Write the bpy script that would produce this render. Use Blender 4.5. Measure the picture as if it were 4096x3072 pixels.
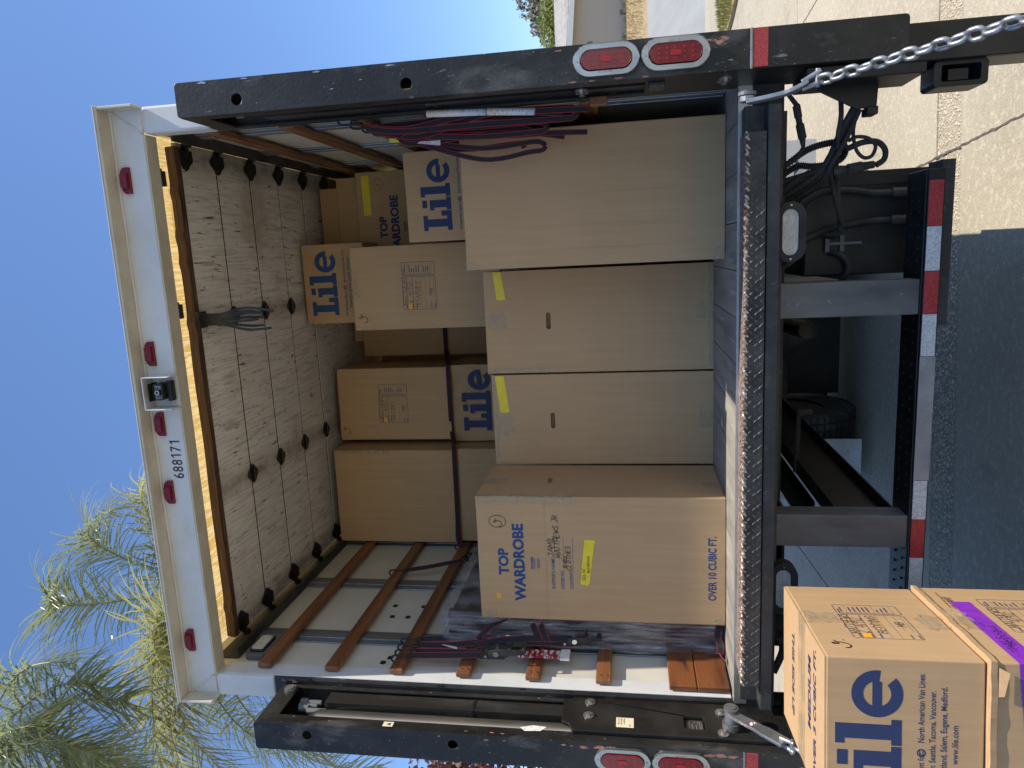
import bpy, bmesh, math, random
from mathutils import Vector, Matrix, noise
from mathutils.geometry import tessellate_polygon
for o in list(bpy.data.objects): bpy.data.objects.remove(o)
SC = bpy.context.scene
COL = SC.collection
RND = random.Random(7)
PI = math.pi

# ---------------------------------------------------------------- camera
# the photograph was taken with the phone on its side: world "up" points to the left of the picture
yaw, pitch, roll = 0.1814, 0.1645, 0.0191
fw = Vector((-math.sin(yaw)*math.cos(pitch), math.cos(yaw)*math.cos(pitch), math.sin(pitch)))
rt = Vector((math.cos(yaw), math.sin(yaw), 0)); dn = fw.cross(rt)
r2 = math.cos(roll)*rt + math.sin(roll)*dn; d2 = -math.sin(roll)*rt + math.cos(roll)*dn
cam = bpy.data.cameras.new('camera'); cam.sensor_width = 36; cam.lens = 2881.3/4096*36
cam.clip_start = .05; cam.clip_end = 2000
co = bpy.data.objects.new('camera', cam); COL.objects.link(co)
m = Matrix((d2, r2, -fw)).transposed().to_4x4(); m.translation = Vector((.6121, -2.5391, 1.559)); co.matrix_world = m
SC.camera = co
SC.render.resolution_x, SC.render.resolution_y = 1024, 768

# ---------------------------------------------------------------- sky, sun, exposure
SUN = Vector((.58, -.137, 1.0)).normalized()
w = bpy.data.worlds.new('World'); SC.world = w; w.use_nodes = True
nt = w.node_tree; bg = nt.nodes['Background']; sky = nt.nodes.new('ShaderNodeTexSky')
sky.sky_type = 'NISHITA'; sky.sun_disc = False
sky.sun_elevation = math.asin(SUN.z); sky.sun_rotation = math.atan2(SUN.x, SUN.y)
sky.altitude = 0; sky.air_density = 1.0; sky.dust_density = .35; sky.ozone_density = 1.6
hs = nt.nodes.new('ShaderNodeMix'); hs.data_type = 'RGBA'; hs.blend_type = 'MULTIPLY'; hs.inputs['Factor'].default_value = 1; hs.inputs['B'].default_value = (.88, 1.03, 1.25, 1)
nt.links.new(sky.outputs[0], hs.inputs['A']); nt.links.new(hs.outputs['Result'], bg.inputs[0]); bg.inputs[1].default_value = .122
sl = bpy.data.lights.new('sun', 'SUN'); sl.energy = 4.6; sl.angle = math.radians(.5); sl.color = (1, .92, .79)
so = bpy.data.objects.new('sun', sl); COL.objects.link(so); so.rotation_euler = SUN.to_track_quat('Z', 'Y').to_euler(); so.location = (6, -3, 9)
SC.view_settings.view_transform = 'Standard'; SC.view_settings.look = 'None'
SC.view_settings.exposure = .48; SC.view_settings.gamma = 1; SC.view_settings.use_curve_mapping = False
SC.render.engine = 'CYCLES'
SC.cycles.max_bounces = 8; SC.cycles.diffuse_bounces = 4; SC.cycles.transparent_max_bounces = 12

# ---------------------------------------------------------------- materials
MATS = {}
def mk(name, col, rough=.5, metal=0, var=(), bump=(), coat=0, spec=.5, alpha=None, translucent=None, emit=None, sheen=0):
    """procedural principled material; var = [(colour, scale, lo, hi, (sx,sy,sz)), ...] noise layers, bump = [(scale, strength, (sx,sy,sz)), ...]"""
    mt = bpy.data.materials.new(name); mt.use_nodes = True
    n = mt.node_tree.nodes; l = mt.node_tree.links; n.clear()
    out = n.new('ShaderNodeOutputMaterial'); b = n.new('ShaderNodeBsdfPrincipled')
    b.inputs['Roughness'].default_value = rough; b.inputs['Metallic'].default_value = metal
    b.inputs['Coat Weight'].default_value = coat; b.inputs['Specular IOR Level'].default_value = spec
    tc = n.new('ShaderNodeTexCoord')
    def mapped(st):
        mp = n.new('ShaderNodeMapping'); mp.inputs['Scale'].default_value = st
        l.new(tc.outputs['Object'], mp.inputs['Vector']); return mp.outputs[0]
    rgb = n.new('ShaderNodeRGB'); rgb.outputs[0].default_value = (*col, 1); cur = rgb.outputs[0]
    for v in var:
        c2, sc, lo, hi, st = v[:5]
        nz = n.new('ShaderNodeTexNoise'); nz.inputs['Scale'].default_value = sc; nz.inputs['Detail'].default_value = 6; nz.inputs['Roughness'].default_value = .62
        l.new(mapped(st), nz.inputs['Vector'])
        mr = n.new('ShaderNodeMapRange'); mr.inputs[1].default_value = lo; mr.inputs[2].default_value = hi
        l.new(nz.outputs[0], mr.inputs[0])
        mx = n.new('ShaderNodeMix'); mx.data_type = 'RGBA'; l.new(mr.outputs[0], mx.inputs['Factor'])
        l.new(cur, mx.inputs['A']); mx.inputs['B'].default_value = (*c2, 1); cur = mx.outputs['Result']
    l.new(cur, b.inputs['Base Color'])
    nrm = None
    for sc, stg, st in bump:
        nz = n.new('ShaderNodeTexNoise'); nz.inputs['Scale'].default_value = sc; nz.inputs['Detail'].default_value = 4
        l.new(mapped(st), nz.inputs['Vector'])
        bp = n.new('ShaderNodeBump'); bp.inputs['Strength'].default_value = stg; bp.inputs['Distance'].default_value = .01
        l.new(nz.outputs[0], bp.inputs['Height'])
        if nrm: l.new(nrm, bp.inputs['Normal'])
        nrm = bp.outputs[0]
    if nrm: l.new(nrm, b.inputs['Normal'])
    sh = b.outputs[0]
    if emit: b.inputs['Emission Color'].default_value = (*emit[0], 1); b.inputs['Emission Strength'].default_value = emit[1]
    if translucent:
        tb = n.new('ShaderNodeBsdfTranslucent'); tb.inputs[0].default_value = (*(translucent[0] or (1, 1, 1)), 1)
        if translucent[0] is None: l.new(cur, tb.inputs[0])
        ms = n.new('ShaderNodeMixShader'); ms.inputs[0].default_value = translucent[1]
        l.new(sh, ms.inputs[1]); l.new(tb.outputs[0], ms.inputs[2]); sh = ms.outputs[0]
    if alpha is not None:
        tp = n.new('ShaderNodeBsdfTransparent'); ms = n.new('ShaderNodeMixShader')
        if isinstance(alpha, tuple):
            nz = n.new('ShaderNodeTexNoise'); nz.inputs['Scale'].default_value = alpha[2]; nz.inputs['Detail'].default_value = 5
            l.new(mapped(alpha[3]), nz.inputs['Vector'])
            mr = n.new('ShaderNodeMapRange'); mr.inputs[1].default_value = .35; mr.inputs[2].default_value = .65
            mr.inputs[3].default_value = alpha[0]; mr.inputs[4].default_value = alpha[1]
            l.new(nz.outputs[0], mr.inputs[0]); l.new(mr.outputs[0], ms.inputs[0])
        else: ms.inputs[0].default_value = alpha
        l.new(tp.outputs[0], ms.inputs[1]); l.new(sh, ms.inputs[2]); sh = ms.outputs[0]
    l.new(sh, out.inputs[0]); MATS[name] = mt
    return mt
ONE = (1, 1, 1)
mk('cardboard', (.49, .318, .168), .8, var=[((.43, .272, .14), 2.2, .35, .7, ONE), ((.52, .342, .186), 46, .45, .8, (1, 1, .05)), ((.40, .25, .13), 150, .62, .74, ONE)], bump=[(150, .03, (1, 1, .02)), (4, .2, ONE)], spec=.25)
mk('cardboard_pale', (.50, .328, .178), .8, var=[((.44, .285, .15), 2.2, .35, .7, ONE), ((.52, .345, .19), 46, .45, .8, (1, 1, .05)), ((.42, .268, .142), 150, .62, .74, ONE)], bump=[(150, .03, (1, 1, .02)), (4, .2, ONE)], spec=.25)
mk('cardboard_core', (.24, .15, .085), .9, var=[((.16, .1, .05), 40, .4, .6, ONE)])
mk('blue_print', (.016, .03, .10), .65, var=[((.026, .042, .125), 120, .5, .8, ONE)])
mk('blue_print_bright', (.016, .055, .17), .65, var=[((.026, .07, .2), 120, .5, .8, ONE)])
mk('marker_ink', (.012, .012, .018), .5)
mk('yellow_tape', (.82, .62, .02), .45, var=[((.7, .52, .015), 25, .4, .7, ONE)])
mk('purple_tape', (.26, .035, .5), .4, var=[((.2, .02, .42), 25, .4, .7, ONE)])
mk('orange_sticker', (.85, .38, .03), .5)
mk('clear_tape', (.50, .42, .27), .2, var=[((.6, .55, .42), 30, .6, .8, (1, 1, 4))], bump=[(45, .5, (1, 1, 3))], alpha=(.1, .5, 16, (1, 1, 3)), coat=.5)
mk('black_steel', (.009, .0088, .0085), .4, var=[((.024, .023, .021), 4, .45, .75, ONE), ((.1, .096, .09), 42, .70, .77, (1, 1, .4))], bump=[(60, .04, ONE)], spec=.4)
mk('black_steel_worn', (.009, .0085, .008), .42, var=[((.04, .038, .035), 2.6, .42, .66, (1, 1, .7)), ((.095, .09, .083), 7, .56, .72, (1, 1, .5)), ((.17, .16, .148), 34, .67, .73, (1, 1, .3)), ((.4, .38, .35), 130, .685, .71, ONE), ((.42, .2, .13), 11, .675, .69, (1, 1, .45))], bump=[(80, .1, ONE), (9, .12, ONE)], spec=.4)
mk('black_paint', (.010, .0098, .0095), .38, var=[((.026, .025, .023), 6, .45, .7, ONE), ((.09, .085, .08), 60, .71, .76, (1, 1, .3))], spec=.4)
mk('black_gloss', (.02, .019, .018), .27, var=[((.06, .054, .05), 5, .5, .7, (1, 1, .25))], spec=.7)
mk('grime_steel', (.045, .045, .043), .6, var=[((.02, .02, .02), 6, .4, .65, ONE), ((.12, .1, .085), 30, .6, .75, ONE), ((.13, .07, .04), 5, .66, .74, ONE)], bump=[(50, .15, ONE)])
mk('grey_steel', (.16, .165, .165), .5, .2, var=[((.07, .072, .073), 5, .4, .7, (1, 1, .3)), ((.28, .27, .25), 40, .66, .75, ONE)])
mk('bare_metal', (.36, .36, .355), .5, .2, var=[((.24, .24, .235), 6, .4, .65, ONE), ((.5, .49, .46), 40, .6, .75, ONE)])
mk('black_tube', (.03, .027, .024), .5, var=[((.08, .065, .055), 5, .45, .65, (1, 1, .3)), ((.2, .13, .09), 12, .66, .72, (1, 1, .3))], spec=.4)
mk('copper_rust', (.36, .17, .12), .75, var=[((.24, .10, .07), 40, .45, .6, ONE), ((.45, .26, .2), 90, .55, .7, ONE)], bump=[(90, .4, ONE)])
mk('flap_white', (.40, .41, .42), .6, var=[((.28, .28, .28), 4, .4, .65, ONE), ((.15, .14, .13), 30, .64, .72, ONE)])
mk('rust', (.16, .085, .06), .8, var=[((.33, .27, .22), 60, .45, .6, (1, 3, 1)), ((.05, .035, .03), 40, .55, .7, ONE)], bump=[(60, .5, ONE)])
mk('tread_plate', (.055, .056, .052), .5, .35, var=[((.15, .13, .11), 40, .62, .75, ONE), ((.025, .025, .025), 9, .42, .6, ONE)], bump=[(40, .1, ONE)])
mk('tread_stud', (.10, .098, .09), .5, .3, var=[((.05, .05, .048), 24, .38, .6, ONE), ((.3, .28, .25), 40, .66, .72, ONE)])
mk('worn_bright', (.42, .38, .34), .4, .6, var=[((.14, .07, .045), 60, .45, .6, ONE)], bump=[(80, .5, ONE)])
mk('white_paint', (.60, .61, .615), .45, var=[((.51, .515, .51), 5, .4, .75, ONE), ((.36, .34, .3), 45, .70, .76, ONE), ((.5, .44, .34), 2.5, .62, .8, (1, 1, 3))], bump=[(14, .05, ONE)])
mk('cream_sealant', (.56, .53, .44), .6, var=[((.44, .41, .335), 9, .4, .7, ONE), ((.3, .26, .2), 30, .7, .76, ONE)], bump=[(20, .2, ONE)])
mk('galvanised', (.34, .36, .37), .42, .75, var=[((.2, .21, .22), 5, .4, .7, (1, 1, .3)), ((.5, .5, .5), 30, .6, .8, ONE)])
mk('aluminium', (.6, .61, .62), .35, .85, var=[((.4, .4, .4), 6, .4, .7, ONE)])
mk('chrome', (.72, .72, .70), .16, .95)
mk('stainless', (.5, .5, .49), .3, .9, var=[((.38, .37, .36), 9, .4, .7, ONE)])
mk('zinc', (.36, .37, .38), .42, .75, var=[((.2, .21, .22), 14, .4, .7, ONE), ((.5, .48, .44), 70, .62, .75, ONE)], bump=[(50, .15, ONE)])
mk('wall_panel', (.60, .57, .49), .35, var=[((.5, .47, .39), 2.2, .4, .7, ONE), ((.3, .27, .22), 26, .735, .76, (1, 1, .5))], bump=[(200, .04, ONE)])
mk('door_skin', (.84, .82, .77), .55, var=[((.72, .70, .65), 2.4, .4, .7, ONE), ((.6, .57, .52), 110, .46, .64, (1, .05, 1)), ((.5, .47, .425), 34, .54, .68, (1, .14, 1)), ((.09, .082, .075), 70, .635, .665, (1, .12, 1)), ((.08, .072, .065), 26, .665, .685, (1.6, .5, 1)), ((.13, .12, .1), 50, .67, .69, (.3, 1, 1)), ((.5, .44, .36), 1.9, .6, .78, ONE)], bump=[(60, .12, (1, .15, 1))])
def stain(mt, xs, wd, col):
    """rusty streaks along the hinge lines of the door"""
    n = mt.node_tree.nodes; l = mt.node_tree.links; b = [q for q in n if q.type == 'BSDF_PRINCIPLED'][0]
    tc = n.new('ShaderNodeTexCoord'); sp = n.new('ShaderNodeSeparateXYZ'); l.new(tc.outputs['Object'], sp.inputs[0])
    nz = n.new('ShaderNodeTexNoise'); nz.inputs['Scale'].default_value = 14; nz.inputs['Detail'].default_value = 5; l.new(tc.outputs['Object'], nz.inputs['Vector'])
    for x in xs:
        a = n.new('ShaderNodeMath'); a.operation = 'SUBTRACT'; l.new(sp.outputs[0], a.inputs[0]); a.inputs[1].default_value = x
        c = n.new('ShaderNodeMath'); c.operation = 'ABSOLUTE'; l.new(a.outputs[0], c.inputs[0])
        mr = n.new('ShaderNodeMapRange'); l.new(c.outputs[0], mr.inputs[0]); mr.inputs[1].default_value = 0; mr.inputs[2].default_value = wd; mr.inputs[3].default_value = 1; mr.inputs[4].default_value = 0
        mu = n.new('ShaderNodeMath'); mu.operation = 'MULTIPLY'; l.new(mr.outputs[0], mu.inputs[0]); l.new(nz.outputs[0], mu.inputs[1])
        src = b.inputs['Base Color'].links[0].from_socket; mx = n.new('ShaderNodeMix'); mx.data_type = 'RGBA'; l.new(mu.outputs[0], mx.inputs['Factor']); l.new(src, mx.inputs['A']); mx.inputs['B'].default_value = (*col, 1); l.new(mx.outputs['Result'], b.inputs['Base Color'])
stain(MATS['door_skin'], (-.392, .385), .08, (.16, .09, .045)); stain(MATS['door_skin'], (-1.06, 1.09), .1, (.05, .045, .04))
mk('plywood_edge', (.06, .03, .018), .7, var=[((.13, .07, .04), 60, .45, .65, (.1, 1, 3)), ((.02, .012, .008), 30, .55, .65, (.1, 1, 4))], bump=[(80, .5, (.08, 1, 3))])
mk('slat_wood', (.22, .085, .03), .42, var=[((.11, .037, .014), 12, .4, .62, (1, .09, 1.3)), ((.33, .15, .055), 34, .55, .75, (1, .05, 1.4)), ((.05, .02, .01), 20, .66, .74, (1, .2, 1))], bump=[(40, .1, (1, .08, 1))], coat=.2)
mk('kick_wood', (.2, .07, .022), .42, var=[((.09, .028, .011), 7, .4, .62, (1, .22, 1)), ((.36, .22, .13), 70, .66, .71, ONE), ((.05, .022, .012), 16, .6, .7, (1, .25, 1))], bump=[(40, .15, (1, .12, 1))], coat=.2)
mk('floor_wood', (.30, .275, .23), .7, var=[((.17, .16, .145), 10, .42, .65, (1, .12, 1)), ((.42, .38, .31), 40, .55, .75, (1, .06, 1)), ((.06, .055, .05), 30, .66, .7, (1.5, .1, 1))], bump=[(60, .25, (1, .06, 1))])
mk('roof_fibre', (.74, .52, .19), .6, var=[((.62, .40, .11), 5, .4, .6, ONE), ((.86, .68, .34), 90, .48, .56, (1, .1, 1)), ((.5, .32, .08), 40, .60, .68, (.1, 1, 1))], bump=[(90, .3, (1, .2, 1))], translucent=(None, .42))
mk('red_lens', (.16, .004, .010), .22, coat=.4, var=[((.24, .007, .015), 50, .5, .7, ONE)])
mk('red_lens_bright', (.36, .01, .018), .25)
mk('marker_lens', (.13, .006, .014), .3, var=[((.2, .01, .022), 40, .4, .6, ONE)])
mk('clear_lens', (.55, .55, .53), .15, coat=.4, var=[((.4, .4, .38), 40, .4, .6, (1, 1, 3))])
mk('red_tape', (.32, .028, .034), .35, var=[((.44, .05, .05), 160, .48, .52, ONE), ((.15, .02, .02), 20, .66, .7, ONE)])
mk('white_tape', (.62, .63, .62), .35, var=[((.45, .47, .48), 160, .48, .52, ONE), ((.3, .28, .25), 14, .68, .74, ONE)])
mk('seam_black', (.004, .004, .004), .9)
mk('rubber', (.018, .018, .018), .75, var=[((.05, .048, .045), 12, .45, .7, ONE)], bump=[(60, .15, ONE)])
mk('webbing', (.012, .012, .016), .75, bump=[(300, .3, ONE)])
mk('webbing_red', (.33, .018, .03), .75)
mk('webbing_yellow', (.6, .52, .05), .75)
mk('paper_tag', (.75, .74, .72), .6, var=[((.45, .45, .45), 70, .55, .6, (1, 1, 3))])
mk('cream_sticker', (.72, .64, .45), .5)
mk('dark_wood', (.045, .024, .018), .4, var=[((.09, .05, .035), 20, .5, .7, (1, 1, .1))])
mk('stretch_wrap', (.42, .42, .45), .16, var=[((.8, .8, .85), 26, .58, .68, (2.4, .35, .35))], bump=[(26, .9, (2.5, .35, .35)), (70, .7, (1, .2, .2))], alpha=(.04, .52, 24, (2.6, .4, .3)), coat=.8)
mk('concrete', (.41, .36, .27), .85, var=[((.325, .285, .212), .9, .4, .7, ONE), ((.52, .465, .36), 26, .5, .7, ONE), ((.225, .195, .145), 110, .55, .65, ONE), ((.28, .245, .182), 5, .58, .75, (1, .4, 1))], bump=[(70, .35, ONE), (220, .3, ONE)])
mk('joint_dirt', (.13, .11, .085), .95, var=[((.07, .06, .045), 20, .4, .6, ONE)])
mk('pebble_bed', (.40, .35, .27), .9, var=[((.27, .235, .18), 60, .4, .65, ONE)], bump=[(160, .5, ONE)])
mk('pebble', (.56, .49, .37), .6, var=[((.40, .32, .22), 45, .4, .6, ONE), ((.68, .62, .5), 30, .55, .7, ONE)])
mk('asphalt', (.30, .305, .30), .9, var=[((.24, .245, .24), 2, .4, .7, (1, .2, 1)), ((.36, .36, .35), 60, .5, .7, ONE)], bump=[(120, .3, ONE)])
mk('dry_soil', (.36, .27, .15), .95, var=[((.25, .18, .09), 3, .4, .65, ONE), ((.46, .37, .22), 30, .5, .7, ONE)], bump=[(20, .4, ONE)])
mk('dry_grass', (.42, .33, .17), .8, var=[((.3, .22, .1), 2, .4, .6, ONE)], translucent=((.5, .4, .2), .3))
mk('lawn_grass', (.12, .15, .03), .7, var=[((.27, .23, .07), 1.5, .4, .65, ONE)], translucent=((.2, .24, .05), .35))
mk('stucco', (.47, .40, .31), .9, bump=[(60, .15, ONE)])
mk('trim_white', (.62, .6, .55), .6)
mk('shingle', (.36, .34, .31), .9, var=[((.27, .255, .235), 6, .4, .6, ONE)])
mk('house_dark', (.2, .17, .14), .8)  # dark brown of the house vents and skirting line
mk('bark', (.16, .12, .085), .9, var=[((.08, .06, .045), 6, .4, .6, (1, 1, 4))], bump=[(14, .5, (1, 1, 3))])
mk('palm_leaf', (.14, .16, .085), .22, var=[((.2, .21, .1), 1.5, .42, .62, ONE), ((.3, .3, .15), 6, .58, .72, ONE)], translucent=((.36, .40, .18), .42), coat=.5)
mk('palm_leaf_yellow', (.19, .195, .08), .22, var=[((.28, .265, .1), 2, .42, .62, ONE), ((.42, .36, .14), 7, .6, .72, ONE)], translucent=((.48, .47, .19), .42), coat=.5)
mk('palm_rachis', (.22, .23, .09), .5)
mk('leaf_green', (.06, .085, .03), .6, var=[((.11, .12, .05), 1.2, .4, .65, ONE)], translucent=((.15, .2, .05), .3))
mk('leaf_bright', (.12, .16, .03), .6, var=[((.2, .22, .05), 1.2, .4, .65, ONE)], translucent=((.3, .36, .06), .35))
mk('leaf_grey', (.13, .13, .09), .7, var=[((.2, .19, .15), 1.2, .4, .65, ONE)], translucent=((.2, .2, .12), .25))
mk('leaf_red', (.085, .03, .03), .6, var=[((.14, .07, .05), 6, .4, .65, ONE)], translucent=((.25, .08, .07), .3))
mk('packet_red', (.35, .02, .03), .3, var=[((.7, .68, .66), 30, .52, .56, (1, 1, 3))])
mk('diff_iron', (.06, .052, .045), .75, var=[((.03, .027, .024), 7, .4, .6, ONE)])

# ---------------------------------------------------------------- mesh helpers
class MB:
    def __init__(s): s.v = []; s.f = []; s.m = []
    def add(s, vs, fs, mi=0):
        b = len(s.v); s.v += [tuple(v) for v in vs]; s.f += [tuple(i+b for i in f) for f in fs]; s.m += [mi]*len(fs); return s
    def box(s, x0, x1, y0, y1, z0, z1, mi=0):
        return s.add([(x, y, z) for x in (x0, x1) for y in (y0, y1) for z in (z0, z1)],
                     [(0, 1, 3, 2), (4, 6, 7, 5), (0, 4, 5, 1), (2, 3, 7, 6), (0, 2, 6, 4), (1, 5, 7, 3)], mi)
    def plate(s, loops, fn, t, mi=0):
        """flat plate from 2D loops (first outline, then holes); fn(a,b,depth) -> xyz; extruded over t"""
        lp = [[Vector((a, b, 0)) for a, b in L] for L in loops]
        tris = tessellate_polygon(lp); flat = [p for L in loops for p in L]; n = len(flat)
        if t == 0:
            return s.add([fn(a, b, 0) for a, b in flat], [tuple(x) for x in tris], mi)
        vs = [fn(a, b, 0) for a, b in flat]+[fn(a, b, t) for a, b in flat]
        fs = [tuple(x) for x in tris]+[tuple(i+n for i in reversed(x)) for x in tris]; k = 0
        for L in loops:
            m_ = len(L)
            for i in range(m_): j = (i+1) % m_; fs.append((k+i, k+j, k+j+n, k+i+n))
            k += m_
        return s.add(vs, fs, mi)
    def tube(s, path, r, seg=8, closed=False, mi=0, caps=True):
        P = [Vector(p) for p in path]; n = len(P); rr = r if isinstance(r, (list, tuple)) else [r]*n
        vs = []; fs = []; nrm = None
        for i in range(n):
            if closed: t = (P[(i+1) % n]-P[i-1]).normalized()
            else: t = (P[min(i+1, n-1)]-P[max(i-1, 0)]).normalized()
            if nrm is None:
                a = Vector((0, 0, 1)) if abs(t.z) < .9 else Vector((1, 0, 0)); nrm = (a-t*a.dot(t)).normalized()
            else:
                nrm = (nrm-t*nrm.dot(t)); nrm = nrm.normalized() if nrm.length > 1e-6 else t.orthogonal().normalized()
            bn = t.cross(nrm)
            for k in range(seg):
                a = 2*PI*k/seg; vs.append(P[i]+(nrm*math.cos(a)+bn*math.sin(a))*rr[i])
        for i in range(n if closed else n-1):
            j = (i+1) % n
            for k in range(seg): k2 = (k+1) % seg; fs.append((i*seg+k, j*seg+k, j*seg+k2, i*seg+k2))
        if caps and not closed: fs.append(tuple(range(seg))[::-1]); fs.append(tuple((n-1)*seg+k for k in range(seg)))
        return s.add(vs, fs, mi)
    def cyl(s, a, b, r, seg=16, mi=0, r2=None): return s.tube([a, b], [r, r if r2 is None else r2], seg, mi=mi)
    def ribbon(s, path, wdir, width, th=.0022, edge=.0021, m0=0, m1=1):
        """webbing: flat band with coloured edges; wdir one vector or one per point"""
        P = [Vector(p) for p in path]; n = len(P); offs = [-width/2, -width/2+edge, width/2-edge, width/2]; vs = []
        for i in range(n):
            t = (P[min(i+1, n-1)]-P[max(i-1, 0)]).normalized(); wd = Vector(wdir[i] if isinstance(wdir, list) else wdir)
            wd = (wd-t*wd.dot(t)).normalized(); nn = t.cross(wd)
            for sgn in (-.5, .5):
                for o in offs: vs.append(P[i]+wd*o+nn*th*sgn)
        f0 = []; f1 = []
        for i in range(n-1):
            a = i*8; b = a+8
            for k in range(3):
                (f1 if k != 1 else f0).append((a+k, a+k+1, b+k+1, b+k)); (f1 if k != 1 else f0).append((a+4+k, b+4+k, b+5+k, a+5+k))
            f1.append((a, b, b+4, a+4)); f1.append((a+3, a+7, b+7, b+3))
        b = len(s.v); s.v += [tuple(v) for v in vs]
        for fs, mi in ((f0, m0), (f1, m1)): s.f += [tuple(i+b for i in f) for f in fs]; s.m += [mi]*len(fs)
        return s
    def mesh(s, name, mats, smooth=False):
        me = bpy.data.meshes.new(name); me.from_pydata(s.v, [], s.f)
        for mt in (mats if isinstance(mats, (list, tuple)) else [mats]): me.materials.append(MATS[mt])
        for p, mi in zip(me.polygons, s.m): p.material_index = mi
        if smooth:
            for p in me.polygons: p.use_smooth = True
        me.validate(); me.update()
        return me
    def build(s, name, mats, parent=None, smooth=False, bevel=0, fix=False, label=None, kind=None):
        me = s.mesh(name, mats, smooth)
        if fix:
            bm = bmesh.new(); bm.from_mesh(me); bmesh.ops.recalc_face_normals(bm, faces=bm.faces); bm.to_mesh(me); bm.free()
        o = bpy.data.objects.new(name, me); COL.objects.link(o)
        if parent: o.parent = parent
        if bevel:
            if not fix:
                bm = bmesh.new(); bm.from_mesh(me); bmesh.ops.remove_doubles(bm, verts=bm.verts, dist=1e-6); bmesh.ops.recalc_face_normals(bm, faces=bm.faces); bm.to_mesh(me); bm.free()
            b = o.modifiers.new('bevel', 'BEVEL'); b.width = bevel; b.segments = 2; b.limit_method = 'ANGLE'; b.angle_limit = math.radians(40)
        if label: o['label'] = label
        if kind: o['kind'] = kind
        return o
def tag(o, label, cat=None, group=None, kind=None):
    o['label'] = label
    if cat: o['category'] = cat
    if group: o['group'] = group
    if kind: o['kind'] = kind
    return o
def empty(name, loc=(0, 0, 0), rz=0):
    o = bpy.data.objects.new(name, None); COL.objects.link(o); o.location = loc; o.rotation_euler = (0, 0, rz); o.empty_display_size = .1; return o
def inst(name, me, parent, loc=(0, 0, 0), rot=(0, 0, 0), scale=None):
    o = bpy.data.objects.new(name, me); COL.objects.link(o); o.parent = parent; o.location = loc; o.rotation_euler = rot
    if scale: o.scale = scale
    return o
def spl(pts, n=8):
    P = [Vector(p) for p in pts]; out = []
    for i in range(len(P)-1):
        p0 = P[max(i-1, 0)]; p1 = P[i]; p2 = P[i+1]; p3 = P[min(i+2, len(P)-1)]
        for k in range(n):
            t = k/n; out.append(.5*((2*p1)+(p2-p0)*t+(2*p0-5*p1+4*p2-p3)*t*t+(3*p1-p0-3*p2+p3)*t**3))
    out.append(P[-1]); return out
def circ(cx, cy, r, n=20, a0=0): return [(cx+r*math.cos(a0+2*PI*i/n), cy+r*math.sin(a0+2*PI*i/n)) for i in range(n)]
def stadium(cx, cy, L, W, n=10, vert=True):
    """rounded slot outline: length L, width W"""
    r = W/2; h = L/2-r; pts = []
    for i in range(n+1): a = PI*i/n; pts.append((r*math.cos(a), h+r*math.sin(a)))
    for i in range(n+1): a = PI+PI*i/n; pts.append((r*math.cos(a), -h+r*math.sin(a)))
    return [(cx+x, cy+y) if vert else (cx-y, cy+x) for x, y in pts]
def rect(x0, x1, y0, y1): return [(x0, y0), (x1, y0), (x1, y1), (x0, y1)]
def rrect(x0, x1, y0, y1, r, n=4):
    out = []
    for cx, cy, a in ((x1-r, y1-r, 0), (x0+r, y1-r, PI/2), (x0+r, y0+r, PI), (x1-r, y0+r, 1.5*PI)):
        for i in range(n+1): t = a+PI/2*i/n; out.append((cx+r*math.cos(t), cy+r*math.sin(t)))
    return out
XZ = lambda y: (lambda a, b, d: (a, y+d, b))          # plate standing across the truck, thickness towards +Y
YZ = lambda x: (lambda a, b, d: (x+d, a, b))          # plate standing along the truck
XY = lambda z: (lambda a, b, d: (a, b, z+d))

# ---------------------------------------------------------------- lettering
_tx = {}
def text_tris(s, bold=0.0):
    """triangles of a built-in-font word, unit cap height, origin at lower left"""
    k = (s, bold)
    if k in _tx: return _tx[k]
    cu = bpy.data.curves.new('t', 'FONT'); cu.body = s; cu.size = 1.0; cu.offset = bold; cu.resolution_u = 3
    o = bpy.data.objects.new('t', cu); COL.objects.link(o)
    dg = bpy.context.evaluated_depsgraph_get(); me = bpy.data.meshes.new_from_object(o.evaluated_get(dg))
    me.calc_loop_triangles(); v = [(p.co.x, p.co.y) for p in me.vertices]; f = [tuple(t.vertices) for t in me.loop_triangles]
    bpy.data.objects.remove(o); bpy.data.curves.remove(cu); bpy.data.meshes.remove(me)
    x0 = min(p[0] for p in v); x1 = max(p[0] for p in v)
    r = ([(p[0]-x0, p[1]) for p in v], f, x1-x0); _tx[k] = r; return r
CAP = .70
def put_text(mb, s, x0, x1, yb, cap, fn, bold=0.0, mi=0, slant=0):
    v, f, wd = text_tris(s, bold); sx = (x1-x0)/wd; sy = cap/CAP
    mb.add([fn(x0+p[0]*sx+p[1]*sy*slant, yb+p[1]*sy, 0) for p in v], f, mi)
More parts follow.
